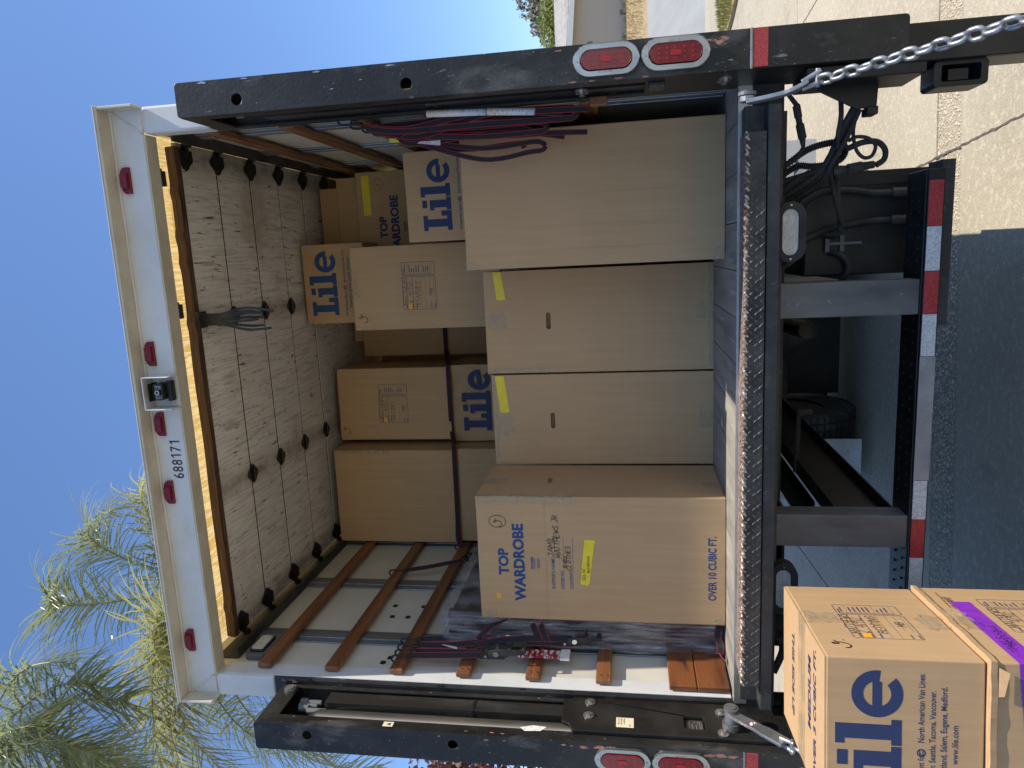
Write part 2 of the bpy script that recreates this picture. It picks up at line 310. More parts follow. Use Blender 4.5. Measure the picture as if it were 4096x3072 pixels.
HAND = {'A': [[(0, 0), (.4, 1), (.75, 0)], [(.15, .4), (.62, .42)]], 'B': [[(0, 0), (.05, 1), (.5, .9), (.45, .58), (.08, .52), (.6, .4), (.5, .05), (0, 0)]],
 'C': [[(.6, .85), (.3, 1), (.02, .5), (.25, 0), (.62, .12)]], 'D': [[(0, 0), (.05, 1), (.6, .7), (.55, .25), (0, 0)]], 'E': [[(.6, 1), (.05, .97), (0, 0), (.6, .03)], [(.02, .5), (.5, .52)]],
 'G': [[(.6, .85), (.3, 1), (.02, .5), (.25, 0), (.62, .15), (.62, .45), (.35, .45)]], 'H': [[(0, 0), (.05, 1)], [(.6, 0), (.62, 1)], [(.02, .5), (.62, .5)]], 'I': [[(.1, 0), (.12, 1)], [(0, 1), (.3, 1)], [(0, 0), (.28, 0)]],
 'J': [[(.5, 1), (.48, .15), (.25, 0), (0, .2)], [(.15, 1), (.7, 1)]], 'L': [[(.05, 1), (0, 0), (.55, .03)]], 'M': [[(0, 0), (.1, 1), (.4, .25), (.72, 1), (.82, 0)]], 'N': [[(0, 0), (.05, 1), (.55, 0), (.62, 1)]],
 'O': [[(.3, 1), (0, .55), (.25, 0), (.6, .4), (.35, 1)]], 'P': [[(0, 0), (.05, 1), (.55, .85), (.5, .5), (.05, .45)]], 'R': [[(0, 0), (.05, 1), (.55, .85), (.45, .5), (.05, .48), (.65, 0)]], 'S': [[(.6, .9), (.25, 1), (.05, .7), (.5, .4), (.4, .05), (0, .1)]],
 'T': [[(.3, 0), (.33, 1)], [(0, 1), (.7, 1)]], 'U': [[(0, 1), (.05, .1), (.35, 0), (.58, .2), (.6, 1)]], 'V': [[(0, 1), (.3, 0), (.65, 1)]], 'W': [[(0, 1), (.2, 0), (.42, .7), (.6, 0), (.85, 1)]], 'Y': [[(0, 1), (.3, .5)], [(.65, 1), (.2, 0)]],
 '1': [[(.1, 0), (.12, 1)]], '2': [[(0, .8), (.3, 1), (.5, .7), (0, 0), (.6, .03)]], '4': [[(.45, 0), (.5, 1)], [(.3, .95), (0, .4), (.65, .42)]], '6': [[(.45, 1), (.05, .4), (.25, 0), (.5, .25), (.1, .4)]], '9': [[(.5, .75), (.2, 1), (.05, .65), (.45, .6), (.5, 1), (.4, 0)]],
 '.': [[(.05, 0), (.1, .06)]], "'": [[(.1, 1), (.05, .8)]], ' ': []}
def stroke(mb, pts, wd, fn, mi=0):
    n = len(pts)
    for i in range(n-1):
        a = Vector(pts[i]); b = Vector(pts[i+1]); d = b-a
        if d.length < 1e-7: continue
        d.normalize(); p = Vector((-d.y, d.x))*wd/2; e = d*wd*.3
        mb.add([fn(*q, 0) for q in (a-e+p, a-e-p, b+e-p, b+e+p)], [(0, 1, 2, 3)], mi)
def hand(mb, s, x0, x1, yb, h, wd, fn, mi=0, slant=.12, rise=0, seed=1):
    r = random.Random(seed); adv = []; 
    for c in s: adv.append(.5 if c == ' ' else (.95 if c in 'MW' else (.35 if c in "1I.'" else .75)))
    tot = sum(adv); k = (x1-x0)/tot; x = x0
    for c, a in zip(s, adv):
        for L in HAND.get(c, []):
            dy = r.uniform(-.06, .06)*h; sc = r.uniform(.9, 1.1)
            P = [(x+px*k*.95+py*h*slant, yb+dy+py*h*sc+(x-x0)*rise+r.uniform(-.03, .03)*h) for px, py in L]
            stroke(mb, P, wd, fn, mi)
        x += a*k
def logo(mb, x0, yb, h, fn, mi=0, xs=1.0):
    """the bold slab-serif word on the cartons"""
    def P(loops, ox): mb.plate([[(x0+(ox+a)*h*xs, yb+b*h) for a, b in L] for L in loops], fn, 0, mi)
    P([[(0, 0), (.68, 0), (.68, .36), (.5, .36), (.5, .17), (.4, .17), (.4, .84), (.53, .84), (.53, 1), (0, 1), (0, .84), (.13, .84), (.13, .17), (0, .17)]], 0)
    P([rect(.09, .35, .83, 1.0)], .7)
    P([[(0, 0), (.44, 0), (.44, .16), (.35, .16), (.35, .74), (0, .74), (0, .59), (.09, .59), (.09, .16), (0, .16)]], .7)
    P([[(0, 0), (.44, 0), (.44, .16), (.35, .16), (.35, 1.03), (0, 1.03), (0, .88), (.09, .88), (.09, .16), (0, .16)]], 1.16)
    cx, cy, R, q = 2.03, .38, .40, .215
    n = 30; A = [math.radians(-8+ (322)*i/n) for i in range(n+1)]
    P([[(cx+R*math.cos(a), cy+R*math.sin(a)) for a in A]+[(cx+q*math.cos(a), cy+q*math.sin(a)) for a in reversed(A)]], 0)
    ph = math.asin(.075/q); ar = [ph*(k/4-1) for k in range(9)]
    P([[(cx+q*math.cos(a), cy+q*math.sin(a)) for a in ar]+[(cx-q*math.cos(a), cy-q*math.sin(a)) for a in ar]], 0)
    return 2.43*h*xs

# ================================================================ SETTING
A5 = math.radians(5.2); CA, SA = math.cos(A5), math.sin(A5)
def gr(x, y, z=0): return (x*CA-y*SA, x*SA+y*CA, z)      # driveway grid is turned a little against the truck
drv = MB().add([gr(-60, -40, -.03), gr(60, -40, -.03), gr(60, 13.2, -.03), gr(-60, 13.2, -.03)], [(0, 1, 2, 3)]).build('driveway', 'joint_dirt')
tag(drv, 'pale concrete driveway under and behind the truck', kind='structure')
rows = [(-8, -3.3), (-3.29, 1.215), (1.50, 4.62), (4.635, 8.3), (8.315, 13.1)]
cols = [(-30, -17), (-16.99, -11), (-10.99, -5.6), (-5.59, -1.9), (-1.89, 2.9), (2.91, 6.6), (6.61, 11), (11.01, 30)]
for (y0, y1) in rows:
    for (x0, x1) in cols:
        MB().add([gr(x, y, z) for z in (-.02, 0) for x, y in ((x0, y0), (x1, y0), (x1, y1), (x0, y1))],
                 [(4, 5, 6, 7), (0, 1, 5, 4), (1, 2, 6, 5), (2, 3, 7, 6), (3, 0, 4, 7)]).build('concrete_slab', 'concrete', drv, bevel=.006)
MB().add([gr(-9, 1.222, -.006), gr(9, 1.222, -.006), gr(9, 1.493, -.006), gr(-9, 1.493, -.006)], [(0, 1, 2, 3)]).build('aggregate_band', 'pebble_bed', drv)
pb = MB(); rp = random.Random(3)
ico = [(0, 0, 1)]+[(math.cos(k*PI/3), math.sin(k*PI/3), .25) for k in range(6)]
for i in range(9000):
    x = rp.uniform(-4.5, 4.2); y = rp.uniform(1.228, 1.487); r = rp.uniform(.004, .0085); a = rp.uniform(0, 6.3); e = rp.uniform(.6, 1)
    ca, sa = math.cos(a), math.sin(a)
    pb.add([gr(x+(p[0]*ca-p[1]*sa*e)*r, y+(p[0]*sa+p[1]*ca*e)*r, -.006+p[2]*r*.8) for p in ico]+[gr(x+(math.cos(k*PI/3)*ca-math.sin(k*PI/3)*sa*e)*r, y+(math.cos(k*PI/3)*sa+math.sin(k*PI/3)*ca*e)*r, -.007) for k in range(6)],
           [(0, 1+k, 1+(k+1) % 6) for k in range(6)]+[(1+k, 7+k, 7+(k+1) % 6, 1+(k+1) % 6) for k in range(6)])
pb.build('pebbles', 'pebble', drv, smooth=True, kind='stuff')
# crack running from the driveway edge towards the truck
ck = MB(); pts = [Vector((1.075, .3)), Vector((1.058, .757)), Vector((1.024, 1.144)), Vector((.995, 1.5)), Vector((.966, 1.826)), Vector((.9, 2.5)), Vector((.86, 3.3)), Vector((.8, 4.8))]
fine = []
for i in range(len(pts)-1):
    for k in range(12): fine.append(pts[i].lerp(pts[i+1], k/12)+Vector((rp.uniform(-.004, .004), 0)))
vs = []
for p in fine: h = rp.uniform(.0035, .0065); vs += [(p.x-h, p.y, .003), (p.x+h, p.y, .003)]
ck.add(vs, [(2*i, 2*i+1, 2*i+3, 2*i+2) for i in range(len(fine)-1)]).build('crack', 'joint_dirt', drv)

def terrain(name, mat, pts, label, nx=24, ny=8, bump=0):
    """sloped sheet between two edges: pts = [(y, z) ...] profile, spans x"""
    mb = MB(); xs = [-70+140*i/nx for i in range(nx+1)]; vs = []
    for (y, z) in pts:
        for x in xs: vs.append((x, y, z+bump*noise.noise((x*.4, y*.5, 0))))
    n = nx+1
    mb.add(vs, [(j*n+i, j*n+i+1, (j+1)*n+i+1, (j+1)*n+i) for j in range(len(pts)-1) for i in range(nx)])
    o = mb.build(name, mat, smooth=True); tag(o, label, kind='structure'); return o
terrain('street', 'asphalt', [(12.4, -.05), (13.15, .004), (15, .2), (18, .62), (20, .92)], 'pale grey asphalt street beyond the driveway')
terrain('dry_bank', 'dry_soil', [(19.9, .8), (20.05, .98), (22, 1.42), (24, 1.85), (27, 2.1), (40, 2.6), (120, 5), (400, 9)], 'dry straw coloured bank in front of the beige house', bump=.06)
g = MB(); 
for i in range(9000):
    x = rp.uniform(3.5, 16); y = rp.uniform(20.1, 25); t = (y-20.05)/4; z = .96+t*.95*(1 if t < 1 else .99); h = rp.uniform(.06, .2)*(1+.8*(y > 23.3)); a = rp.uniform(0, 6.3); wv = rp.uniform(.008, .02)
    dx, dy = math.cos(a)*wv, math.sin(a)*wv; lx, ly = rp.uniform(-.08, .08), rp.uniform(-.08, .08)
    g.add([(x-dx, y-dy, z-.05), (x+dx, y+dy, z-.05), (x+lx, y+ly, z+h)], [(0, 1, 2)])
o = g.build('dry_grass', 'dry_grass'); tag(o, 'dry yellow grass on the bank across the street', 'grass', kind='stuff')
# small lawn island by the driveway
lp = [(5.0+1.25*math.cos(a)*(1+.06*math.sin(3*a)), 9.3+1.5*math.sin(a)*(1+.05*math.cos(2*a))) for a in [i*PI/16 for i in range(32)]]
o = MB().plate([lp], XY(.003), .05).build('lawn_bed', 'dry_soil'); tag(o, 'rounded lawn island set in the concrete', kind='structure')
g = MB()
for i in range(9000):
    a = rp.uniform(0, 2*PI); r = math.sqrt(rp.random())*1.0; x = 5+1.25*r*math.cos(a)*(1+.06*math.sin(3*a)); y = 9.3+1.5*r*math.sin(a)*(1+.05*math.cos(2*a))
    h = rp.uniform(.03, .09); t = rp.uniform(0, 6.3); dx, dy = math.cos(t)*.006, math.sin(t)*.006
    g.add([(x-dx, y-dy, .05), (x+dx, y+dy, .05), (x+rp.uniform(-.03, .03), y+rp.uniform(-.03, .03), .05+h)], [(0, 1, 2)])
o = g.build('lawn_grass', 'lawn_grass'); tag(o, 'yellow green lawn grass on the rounded island', 'grass', kind='stuff')

# ---------------------------------------------------------------- the house over the street
H = empty('house', (8.4, 22.6, 1.55), 0)
def hp(mb, name, mat, par=H, **k): return mb.build(name, mat, par, **k)
# local: x along the facade, y to the back
wall = hp(MB().box(-2.6, .85, 0, 7, -.6, 1.72).box(.85, 8, 1.6, 7, -.6, 1.72), 'wall', 'stucco')
hp(MB().box(-2.64, .89, -.03, .06, -.15, -.1), 'skirting_line', 'house_dark', wall)
for (x, z) in ((-.35, .06), (-1.05, 0)): hp(MB().box(x-.06, x+.06, -.025, .02, z, z+.1), 'vent', 'house_dark', wall)
hp(MB().box(-1.55, -1.15, -.025, .02, 1.05, 1.23), 'vent', 'house_dark', wall)
wn = hp(MB().box(1.2, 2.7, 1.56, 1.62, .25, 1.45), 'window', 'trim_white'); hp(MB().box(1.28, 2.62, 1.545, 1.57, .33, 1.37), 'pane', 'black_gloss', wn)
rf = MB(); zr = 2.55
rf.add([(-3.1, -.35, 1.98), (1.25, -.35, 1.60), (1.25, 3.2, zr), (-3.1, 3.2, zr), (-3.1, -.35, 1.9), (1.25, -.35, 1.52), (1.25, 3.2, zr-.08), (-3.1, 3.2, zr-.08)], [(0, 1, 2, 3), (7, 6, 5, 4), (0, 4, 5, 1), (1, 5, 6, 2), (2, 6, 7, 3), (3, 7, 4, 0)])
rf.add([(1.25, 1.2, 1.6), (8.4, 1.2, 1.6), (8.4, 3.9, zr), (1.25, 3.9, zr), (1.25, 1.2, 1.52), (8.4, 1.2, 1.52), (8.4, 3.9, zr-.08), (1.25, 3.9, zr-.08)], [(0, 1, 2, 3), (7, 6, 5, 4), (0, 4, 5, 1), (1, 5, 6, 2), (2, 6, 7, 3), (3, 7, 4, 0)])
roof = hp(rf, 'roof', 'shingle')
sm = MB()
for j in range(14):
    t0, t1 = j/14, (j+1)/14
    for i in range(22):
        x = -3.08+i*.196+(.098 if j % 2 else 0)
        if x+.19 > 1.25: continue
        def q(xx, t): e = 1.98+(1.60-1.98)*(xx+3.1)/4.35; return (xx, -.35+3.55*t, e+(zr-e)*t)
        a, b, c, d = q(x, t0), q(x+.185, t0), q(x+.185, t1), q(x, t1); up = rp.uniform(.018, .032)
        sm.add([(a[0], a[1], a[2]+up), (b[0], b[1], b[2]+up), (c[0], c[1], c[2]+.006), (d[0], d[1], d[2]+.006), (a[0], a[1], a[2]), (b[0], b[1], b[2])], [(0, 1, 2, 3), (4, 5, 1, 0)])
hp(sm, 'shingles', 'shingle', roof, kind='stuff')
hp(MB().add([(-3.12, -.38, 1.84), (1.27, -.38, 1.46), (1.27, -.38, 1.62), (-3.12, -.38, 2.0), (-3.12, -.35, 1.84), (1.27, -.35, 1.46), (1.27, -.35, 1.62), (-3.12, -.35, 2.0)], [(0, 1, 2, 3), (7, 6, 5, 4), (0, 4, 5, 1), (3, 2, 6, 7), (1, 5, 6, 2), (0, 3, 7, 4)]), 'fascia', 'trim_white', roof)
tag(H, 'beige stucco house with grey shingle roof across the street', 'house')

# ---------------------------------------------------------------- foliage
def leaf_cloud(mb, blobs, n, size, seed):
    r = random.Random(seed); tot = sum(b[3]**2*b[4] for b in blobs)
    for (cx, cy, cz, rad, hh) in blobs:
        m_ = int(n*rad**2*hh/tot)
        for i in range(m_):
            u = r.uniform(-1, 1); a = r.uniform(0, 2*PI); q = math.sqrt(1-u*u); k = (r.random()**.45)
            d = Vector((q*math.cos(a), q*math.sin(a), u)); lump = 1+.35*noise.noise(Vector((cx, cy, cz))*.7+d*2.2)
            p = Vector((cx, cy, cz))+Vector((d.x*rad, d.y*rad, d.z*rad*hh))*k*lump
            s = size*r.uniform(.6, 1.4); t = Vector((r.uniform(-1, 1), r.uniform(-1, 1), r.uniform(-1, 1))).normalized(); b = t.orthogonal().normalized()*s*.45; t = t*s
            mb.add([p-t*.5, p+b*.6, p+t*.5, p-b*.6], [(0, 1, 2, 3)])
def tree(name, label, base, blobs, n, size, mat, seed, cat='tree', group=None):
    T = empty(name, base); r = random.Random(seed)
    tr = MB(); top = max(blobs, key=lambda b: b[2])
    tr.tube(spl([(0, 0, -.3), (.05, .03, top[2]*.35), (0, .05, top[2]*.75)], 4), [.16-.012*i for i in range(9)], 7)
    for b in blobs: tr.tube(spl([(.03, .02, top[2]*.3), (b[0]*.5, b[1]*.5, b[2]*.7), (b[0]*.85, b[1]*.85, b[2])], 3), [.08, .07, .06, .05, .04, .03, .02], 5)
    tr.build('trunk', 'bark', T, smooth=True)
    lf = MB(); leaf_cloud(lf, blobs, n, size, seed); lf.build('crown', mat, T)
    tag(T, label, cat, group); return T
tree('tree', 'grey green bushy tree standing behind the house roof', (13.4, 36, 2.3), [(0, 0, 3.3, 1.9, .8), (-1.2, .3, 3.0, 1.4, .8), (1.5, 0, 3.6, 1.7, .9), (3, .5, 3.9, 1.6, 1)], 7000, .24, 'leaf_grey', 11)
tree('tree', 'bright green shrubby tree behind the end of the house roof', (10.5, 33, 2.1), [(0, 0, 2.3, 1.2, .9), (.8, .2, 2.6, 1.0, .9), (-.9, .2, 1.9, 1.0, .8)], 5000, .2, 'leaf_bright', 12)
tree('tree', 'low sage coloured tree farthest left behind the house', (8.6, 34, 2.1), [(0, 0, 2.1, 1.3, .8), (-1.3, 0, 1.5, 1.1, .7), (1, .4, 2.3, 1.0, .8)], 5000, .2, 'leaf_grey', 13)
tree('shrub', 'dark red leaved shrub at the left behind the truck column', (-5.15, 4.0, 0), [(0, 0, 3.2, .62, 1.2), (.05, .1, 2.5, .65, 1), (-.6, .2, 3.0, .7, 1.1), (0, .5, 3.6, .5, 1), (-.2, -.4, 2.2, .6, 1)], 9000, .075, 'leaf_red', 14, 'shrub')

# ---------------------------------------------------------------- palms
def frond(T, pts, leaf, droop, mat, seed, n=62, rad=.018, spread=1.0, side=None, wid=1.0):
    r = random.Random(seed); P = spl(pts, 10); N = len(P); mb = MB(); n = int(n*1.35)
    mb.tube(P, [rad*(1-.85*i/(N-1)) for i in range(N)], 5, mi=1)
    up0 = Vector((0, 0, 1))
    for i in range(n*2):
        f = (i+.5)/(n*2); f = .05+.95*f; k = f*(N-1); j = min(int(k), N-2); p = P[j].lerp(P[j+1], k-j); t = (P[j+1]-P[j]).normalized()
        sd = t.cross(up0); sd = sd.normalized() if sd.length > .15 else (side or Vector((1, 0, 0)))
        nn = sd.cross(t).normalized(); s = 1 if i % 2 else -1
        ang = r.choice((-.45, .0, .45))+r.uniform(-.3, .3); L = leaf*1.15*(math.sin(PI*(.14+.80*f))**.5)*r.uniform(.7, 1.2)
        d = (sd*s*math.cos(ang)*spread+nn*math.sin(ang)+t*(.35+.8*f)*r.uniform(.6, 1.3)).normalized()
        wv = r.uniform(.006, .0105)*wid; q = p.copy(); vs = []; M_ = 6; kink = r.uniform(.5, 1.7)*droop; tw = Vector((r.uniform(-.12, .12), r.uniform(-.12, .12), 0)); bend = r.randint(2, 5)
        for m_ in range(M_+1):
            u = m_/M_; wd = wv*(1-u**2.5)+.0012
            b = d.cross(nn); b = b.normalized() if b.length > .01 else sd
            vs += [q-b*wd, q+b*wd]
            q = q+d*(L/M_); d = (d+tw+Vector((0, 0, -1))*kink*(.14+.4*u)*(2.2 if m_ == bend else 1)).normalized()
        mb.add(vs, [(2*a, 2*a+1, 2*a+3, 2*a+2) for a in range(M_)])
    return mb.build('frond', [mat, 'palm_rachis'], T)
def palm(label, base, crown, fr, seed, group):
    T = empty('palm_tree', base); b = Vector(base); c = Vector(crown)-b
    tk = spl([(0, 0, -.1), (c.x*.2, c.y*.2, c.z*.4), (c.x*.7, c.y*.7, c.z*.8), (c.x, c.y, c.z)], 8); N = len(tk)
    mb = MB(); mb.tube(tk, [.17-.06*i/(N-1)+(.008 if i % 2 else 0) for i in range(N)], 12); mb.build('trunk', 'bark', T, smooth=True)
    for i, (pts, leaf, droop, mat, kw) in enumerate(fr):
        frond(T, [Vector(p)-b for p in pts], leaf, droop, mat, seed*50+i, **kw)
    tag(T, label, 'palm', group); return T

YL = 'palm_leaf_yellow'; GL = 'palm_leaf'; cA = (-4.5, 6.6, 7.75); cB = (-5.6, 3.5, 9.3)
palm('feathery palm whose fronds rise above the left end of the white header', (-5.0, 6.7, 0), cA, [
 ([cA, (-4.17, 6.4, 8.67), (-4.14, 6.2, 9.24), (-4.09, 6.0, 9.64), (-3.98, 5.8, 9.74), (-3.81, 5.7, 9.67), (-3.57, 5.6, 9.4)], .72, .55, GL, dict(n=80, side=Vector((.8, -.6, 0)))),
 ([cA, (-3.86, 6.6, 8.64), (-3.62, 6.6, 9.17), (-3.38, 6.5, 9.46), (-3.15, 6.4, 9.52), (-2.94, 6.3, 9.35), (-2.71, 6.2, 8.89)], .72, .5, GL, dict(n=80, side=Vector((.5, .8, 0)))),
 ([cA, (-3.51, 6.7, 8.54), (-3.03, 6.7, 8.71), (-2.7, 6.7, 8.8), (-2.37, 6.6, 8.59), (-2.12, 6.5, 8.28)], .62, .5, YL, dict(n=75)),
 ([cA, (-4.04, 5.8, 8.0), (-4.39, 5.4, 7.91), (-4.76, 5.0, 7.73), (-5.24, 4.8, 7.61), (-5.82, 4.6, 7.39)], .9, .3, YL, dict(n=70, wid=1.25)),
 ([cA, (-4.48, 6.0, 8.05), (-4.91, 5.6, 7.95), (-5.49, 5.3, 7.78), (-6.2, 5.2, 7.55)], .9, .3, YL, dict(n=65, wid=1.25)),
 ([cA, (-4.3, 6.0, 8.0), (-4.25, 5.5, 7.75), (-4.35, 5.0, 7.3), (-4.6, 4.7, 6.8)], .75, .4, YL, dict(n=75)),
 ([cA, (-4.9, 6.0, 7.6), (-5.2, 5.4, 7.0), (-5.35, 5.0, 6.2), (-5.3, 4.9, 5.4)], .7, .4, YL, dict(n=80)),
 ([cA, (-4.7, 6.0, 7.4), (-4.85, 5.5, 6.7), (-4.9, 5.3, 5.8), (-4.85, 5.2, 5.0)], .7, .4, GL, dict(n=80)),
 ([cA, (-5.1, 6.3, 7.6), (-5.7, 5.9, 6.9), (-6.0, 5.6, 6.0), (-6.05, 5.5, 5.0)], .7, .4, YL, dict(n=75)),
 ([cA, (-4.2, 5.9, 7.9), (-4.05, 5.4, 7.85), (-4.0, 5.0, 7.6), (-4.15, 4.6, 7.2)], .85, .3, YL, dict(n=60, wid=1.25)),
 ([cA, (-4.6, 5.8, 7.85), (-4.8, 5.3, 7.6), (-5.2, 4.9, 7.2), (-5.6, 4.7, 6.6)], .85, .3, YL, dict(n=60, wid=1.25)),
 ([cA, (-4.0, 6.5, 8.3), (-3.5, 6.5, 8.4), (-3.1, 6.4, 8.2)], .65, .4, GL, dict(n=70)),
 ([cA, (-4.6, 7.4, 8.6), (-4.7, 8.2, 8.9), (-4.9, 9.2, 8.6)], .7, .4, GL, {}),
 ([cA, (-5.6, 7.0, 8.5), (-6.6, 7.4, 8.6), (-7.6, 7.6, 7.8)], .7, .4, GL, {})], 3, 'palms left of the truck')
palm('nearer palm with fronds hanging in from the far left', (-6.1, 3.4, 0), cB, [
 ([cB, (-4.85, 3.5, 9.1), (-4.21, 3.6, 8.68), (-3.78, 3.7, 8.38), (-3.58, 3.7, 8.12), (-3.5, 3.7, 7.8), (-3.51, 3.7, 7.52)], .75, .5, GL, dict(n=85, side=Vector((.6, -.8, 0)))),
 ([cB, (-4.55, 3.6, 8.6), (-4.38, 3.6, 8.0), (-4.48, 3.6, 7.5), (-4.74, 3.6, 7.07)], .8, .5, GL, dict(n=85)),
 ([cB, (-4.9, 3.3, 9.0), (-4.4, 3.3, 8.47), (-3.98, 3.2, 7.95), (-3.9, 3.2, 7.6)], .8, .5, GL, dict(n=85)),
 ([cB, (-4.75, 4.0, 8.9), (-4.35, 4.2, 8.2), (-4.35, 4.3, 7.5)], .75, .5, GL, dict(n=70)),
 ([cB, (-4.7, 3.2, 8.75), (-4.3, 3.2, 8.15), (-4.2, 3.3, 7.5), (-4.35, 3.3, 6.9)], .75, .5, GL, dict(n=80)),
 ([cB, (-4.8, 3.8, 9.0), (-4.3, 3.9, 8.6), (-4.0, 4.0, 8.1), (-3.95, 4.0, 7.6)], .7, .5, GL, dict(n=80)),
 ([cB, (-5.0, 3.4, 8.6), (-4.75, 3.4, 7.9), (-4.75, 3.4, 7.2), (-4.9, 3.4, 6.6)], .75, .45, YL, dict(n=80)),
 ([cB, (-5.2, 2.9, 8.9), (-4.9, 2.6, 8.1), (-4.95, 2.4, 7.2)], .75, .5, YL, dict(n=70)),
 ([cB, (-6.2, 3.0, 9.6), (-7.0, 2.7, 9.3), (-7.7, 2.5, 8.4)], .7, .5, GL, {}),
 ([cB, (-6.0, 4.3, 9.7), (-6.3, 5.0, 9.4), (-6.6, 5.6, 8.6)], .7, .5, GL, {})], 4, 'palms left of the truck')

# ================================================================ TRUCK
T = empty('moving_truck', (0, 0, 0)); tag(T, 'open moving truck seen from behind with black lift gate and white roof header', 'truck')
FZ = 1.195
# --- rear frame: white header with lip, posts white at the top and black below
hd = MB().plate([rect(-1.224, 1.224, 3.373, 3.508)], XZ(.07), .012)
header = hd.build('header', 'white_paint', T, bevel=.006)
MB().box(-1.224, 1.224, 0, .069, 3.503, 3.513).box(-1.224, -1.214, .002, .069, 3.36, 3.5025).box(1.214, 1.224, .002, .069, 3.36, 3.5025).build('header_lip', 'cream_sealant', header, bevel=.002)
MB().box(-1.228, 1.228, -.004, .02, 3.5135, 3.517).build('header_edge', 'white_paint', header, bevel=.001)
rp = random.Random(5)
seal = MB()
def bead(a, b, r=.005, n=40):
    A, B = Vector(a), Vector(b); return [A.lerp(B, i/n)+Vector((rp.uniform(-.001, .001), 0, rp.uniform(-.0015, .0015))) for i in range(n+1)], r
for a, b in (((-1.212, .068, 3.5), (1.212, .068, 3.5)),):
    P, r = bead(a, b, .006); seal.tube(P, r, 6)
for s in (-1, 1):
    P, r = bead((s*1.212, .069, 3.495), (s*1.128, .069, 3.374), .004, 12); seal.tube(P, r, 6)
seal.build('weld_bead', 'white_paint', header, smooth=True)
MB().box(-1.125, 1.125, .0695, .14, 3.366, 3.3725).build('header_return', 'cream_sealant', header, bevel=.003)
for s in (-1, 1):
    x0, x1 = sorted((s*1.126, s*1.226))
    MB().box(x0, x1, .071, .15, 3.1, 3.3715).build('post_top', 'white_paint', T, bevel=.01)
    MB().box(x0, x1, .071, .15, .72, 3.0995).build('post', 'black_steel_worn', T, bevel=.01)
# marker lights
mlm = MB().plate([[(-.049, -.018), (.049, -.018), (.049, .006), (.036, .018), (-.036, .018), (-.049, .006)]], lambda a, b, d: (a, -d, b), .012)
mlm.plate([[(-.03, -.012), (.03, -.012), (.026, .014), (-.026, .014)]], lambda a, b, d: (a, -.012-d, b), .012)
mlm = mlm.mesh('marker_light', 'marker_lens')
scm = MB(); scm.cyl((0, 0, 0), (0, -.004, 0), .0035, 8); scm = scm.mesh('screw', 'stainless')
for i, x in enumerate((-.964, -.295, -.004, .286, .959)):
    o = inst('marker_light', mlm, header, (x, .069, 3.464))
# camera in its white bracket
br = MB().box(.066, .2, 0, .069, 3.472, 3.476).box(.066, .07, 0, .069, 3.36, 3.4715).box(.196, .2, 0, .069, 3.36, 3.4715).box(.0705, .1955, .064, .068, 3.36, 3.4715)
br = br.build('camera_bracket', 'white_paint', header, bevel=.0015)
cb = MB().plate([rrect(.105, .172, 3.392, 3.438, .01)], XZ(.008), .045).build('reversing_camera', 'black_paint', header, bevel=.004)
cl = MB()
cl.tube([(.138, .006, 3.412), (.138, -.001, 3.412)], .009, 14)
cl.build('lens', 'black_gloss', cb); MB().plate([circ(.138, 3.412, .0095, 18), circ(.138, 3.412, .0065, 18)], XZ(-.003), .002).build('lens_ring', 'clear_lens', cb)
dots = MB()
for i in range(4):
    for j in range(3):
        for s in (-1, 1): dots.plate([circ(.138+s*(.014+.0055*j), 3.402+.007*i, .0018, 6)], XZ(.0065), .001)
dots.build('led_array', 'clear_lens', cb, kind='stuff'); MB().box(.102, .175, -.01, .05, 3.442, 3.446).build('hood', 'black_paint', cb, bevel=.002); MB().box(.098, .179, .03, .06, 3.372, 3.39).build('mount', 'black_paint', cb, bevel=.002)
def one(mb, x): mb.plate([[(x+.011, 3.393), (x+.0165, 3.393), (x+.0165, 3.439), (x+.0125, 3.439), (x+.002, 3.430), (x+.002, 3.425), (x+.011, 3.4305)]], XZ(.0688), 0)
for k, ch in enumerate('688171'):
    nm = MB(); x = -.237+k*.0287
    if ch == '1': one(nm, x)
    else: put_text(nm, ch, x, x+.0225, 3.393, .046, XZ(.0688), .004)
    nm.build('numeral', 'marker_ink', header)

# --- cargo body: floor, walls, roof, nose
fl = MB().box(-1.16, 1.19, .05, 6.2, 1.05, 1.165).build('floor', 'grime_steel', T)
xs = [-1.128+i*.1645 for i in range(15)]
for i in range(14):
    MB().box(xs[i], xs[i+1]-.003, .055, 6.15, 1.166, FZ-rp.uniform(0, .002)).build('floor_board', 'floor_wood', fl, bevel=.0015)
MB().box(-1.12, 1.15, .045, .0545, 1.15, FZ+.001).build('floor_edge', 'aluminium', fl, bevel=.001)
zt = 3.50
roof = MB()
nr = 40
roof.add([(x, y, 3.502+(.004*math.sin(y*30))) for y in [i*6.25/nr for i in range(nr+1)] for x in (-1.21, 1.21)], [(2*i, 2*i+1, 2*i+3, 2*i+2) for i in range(nr)])
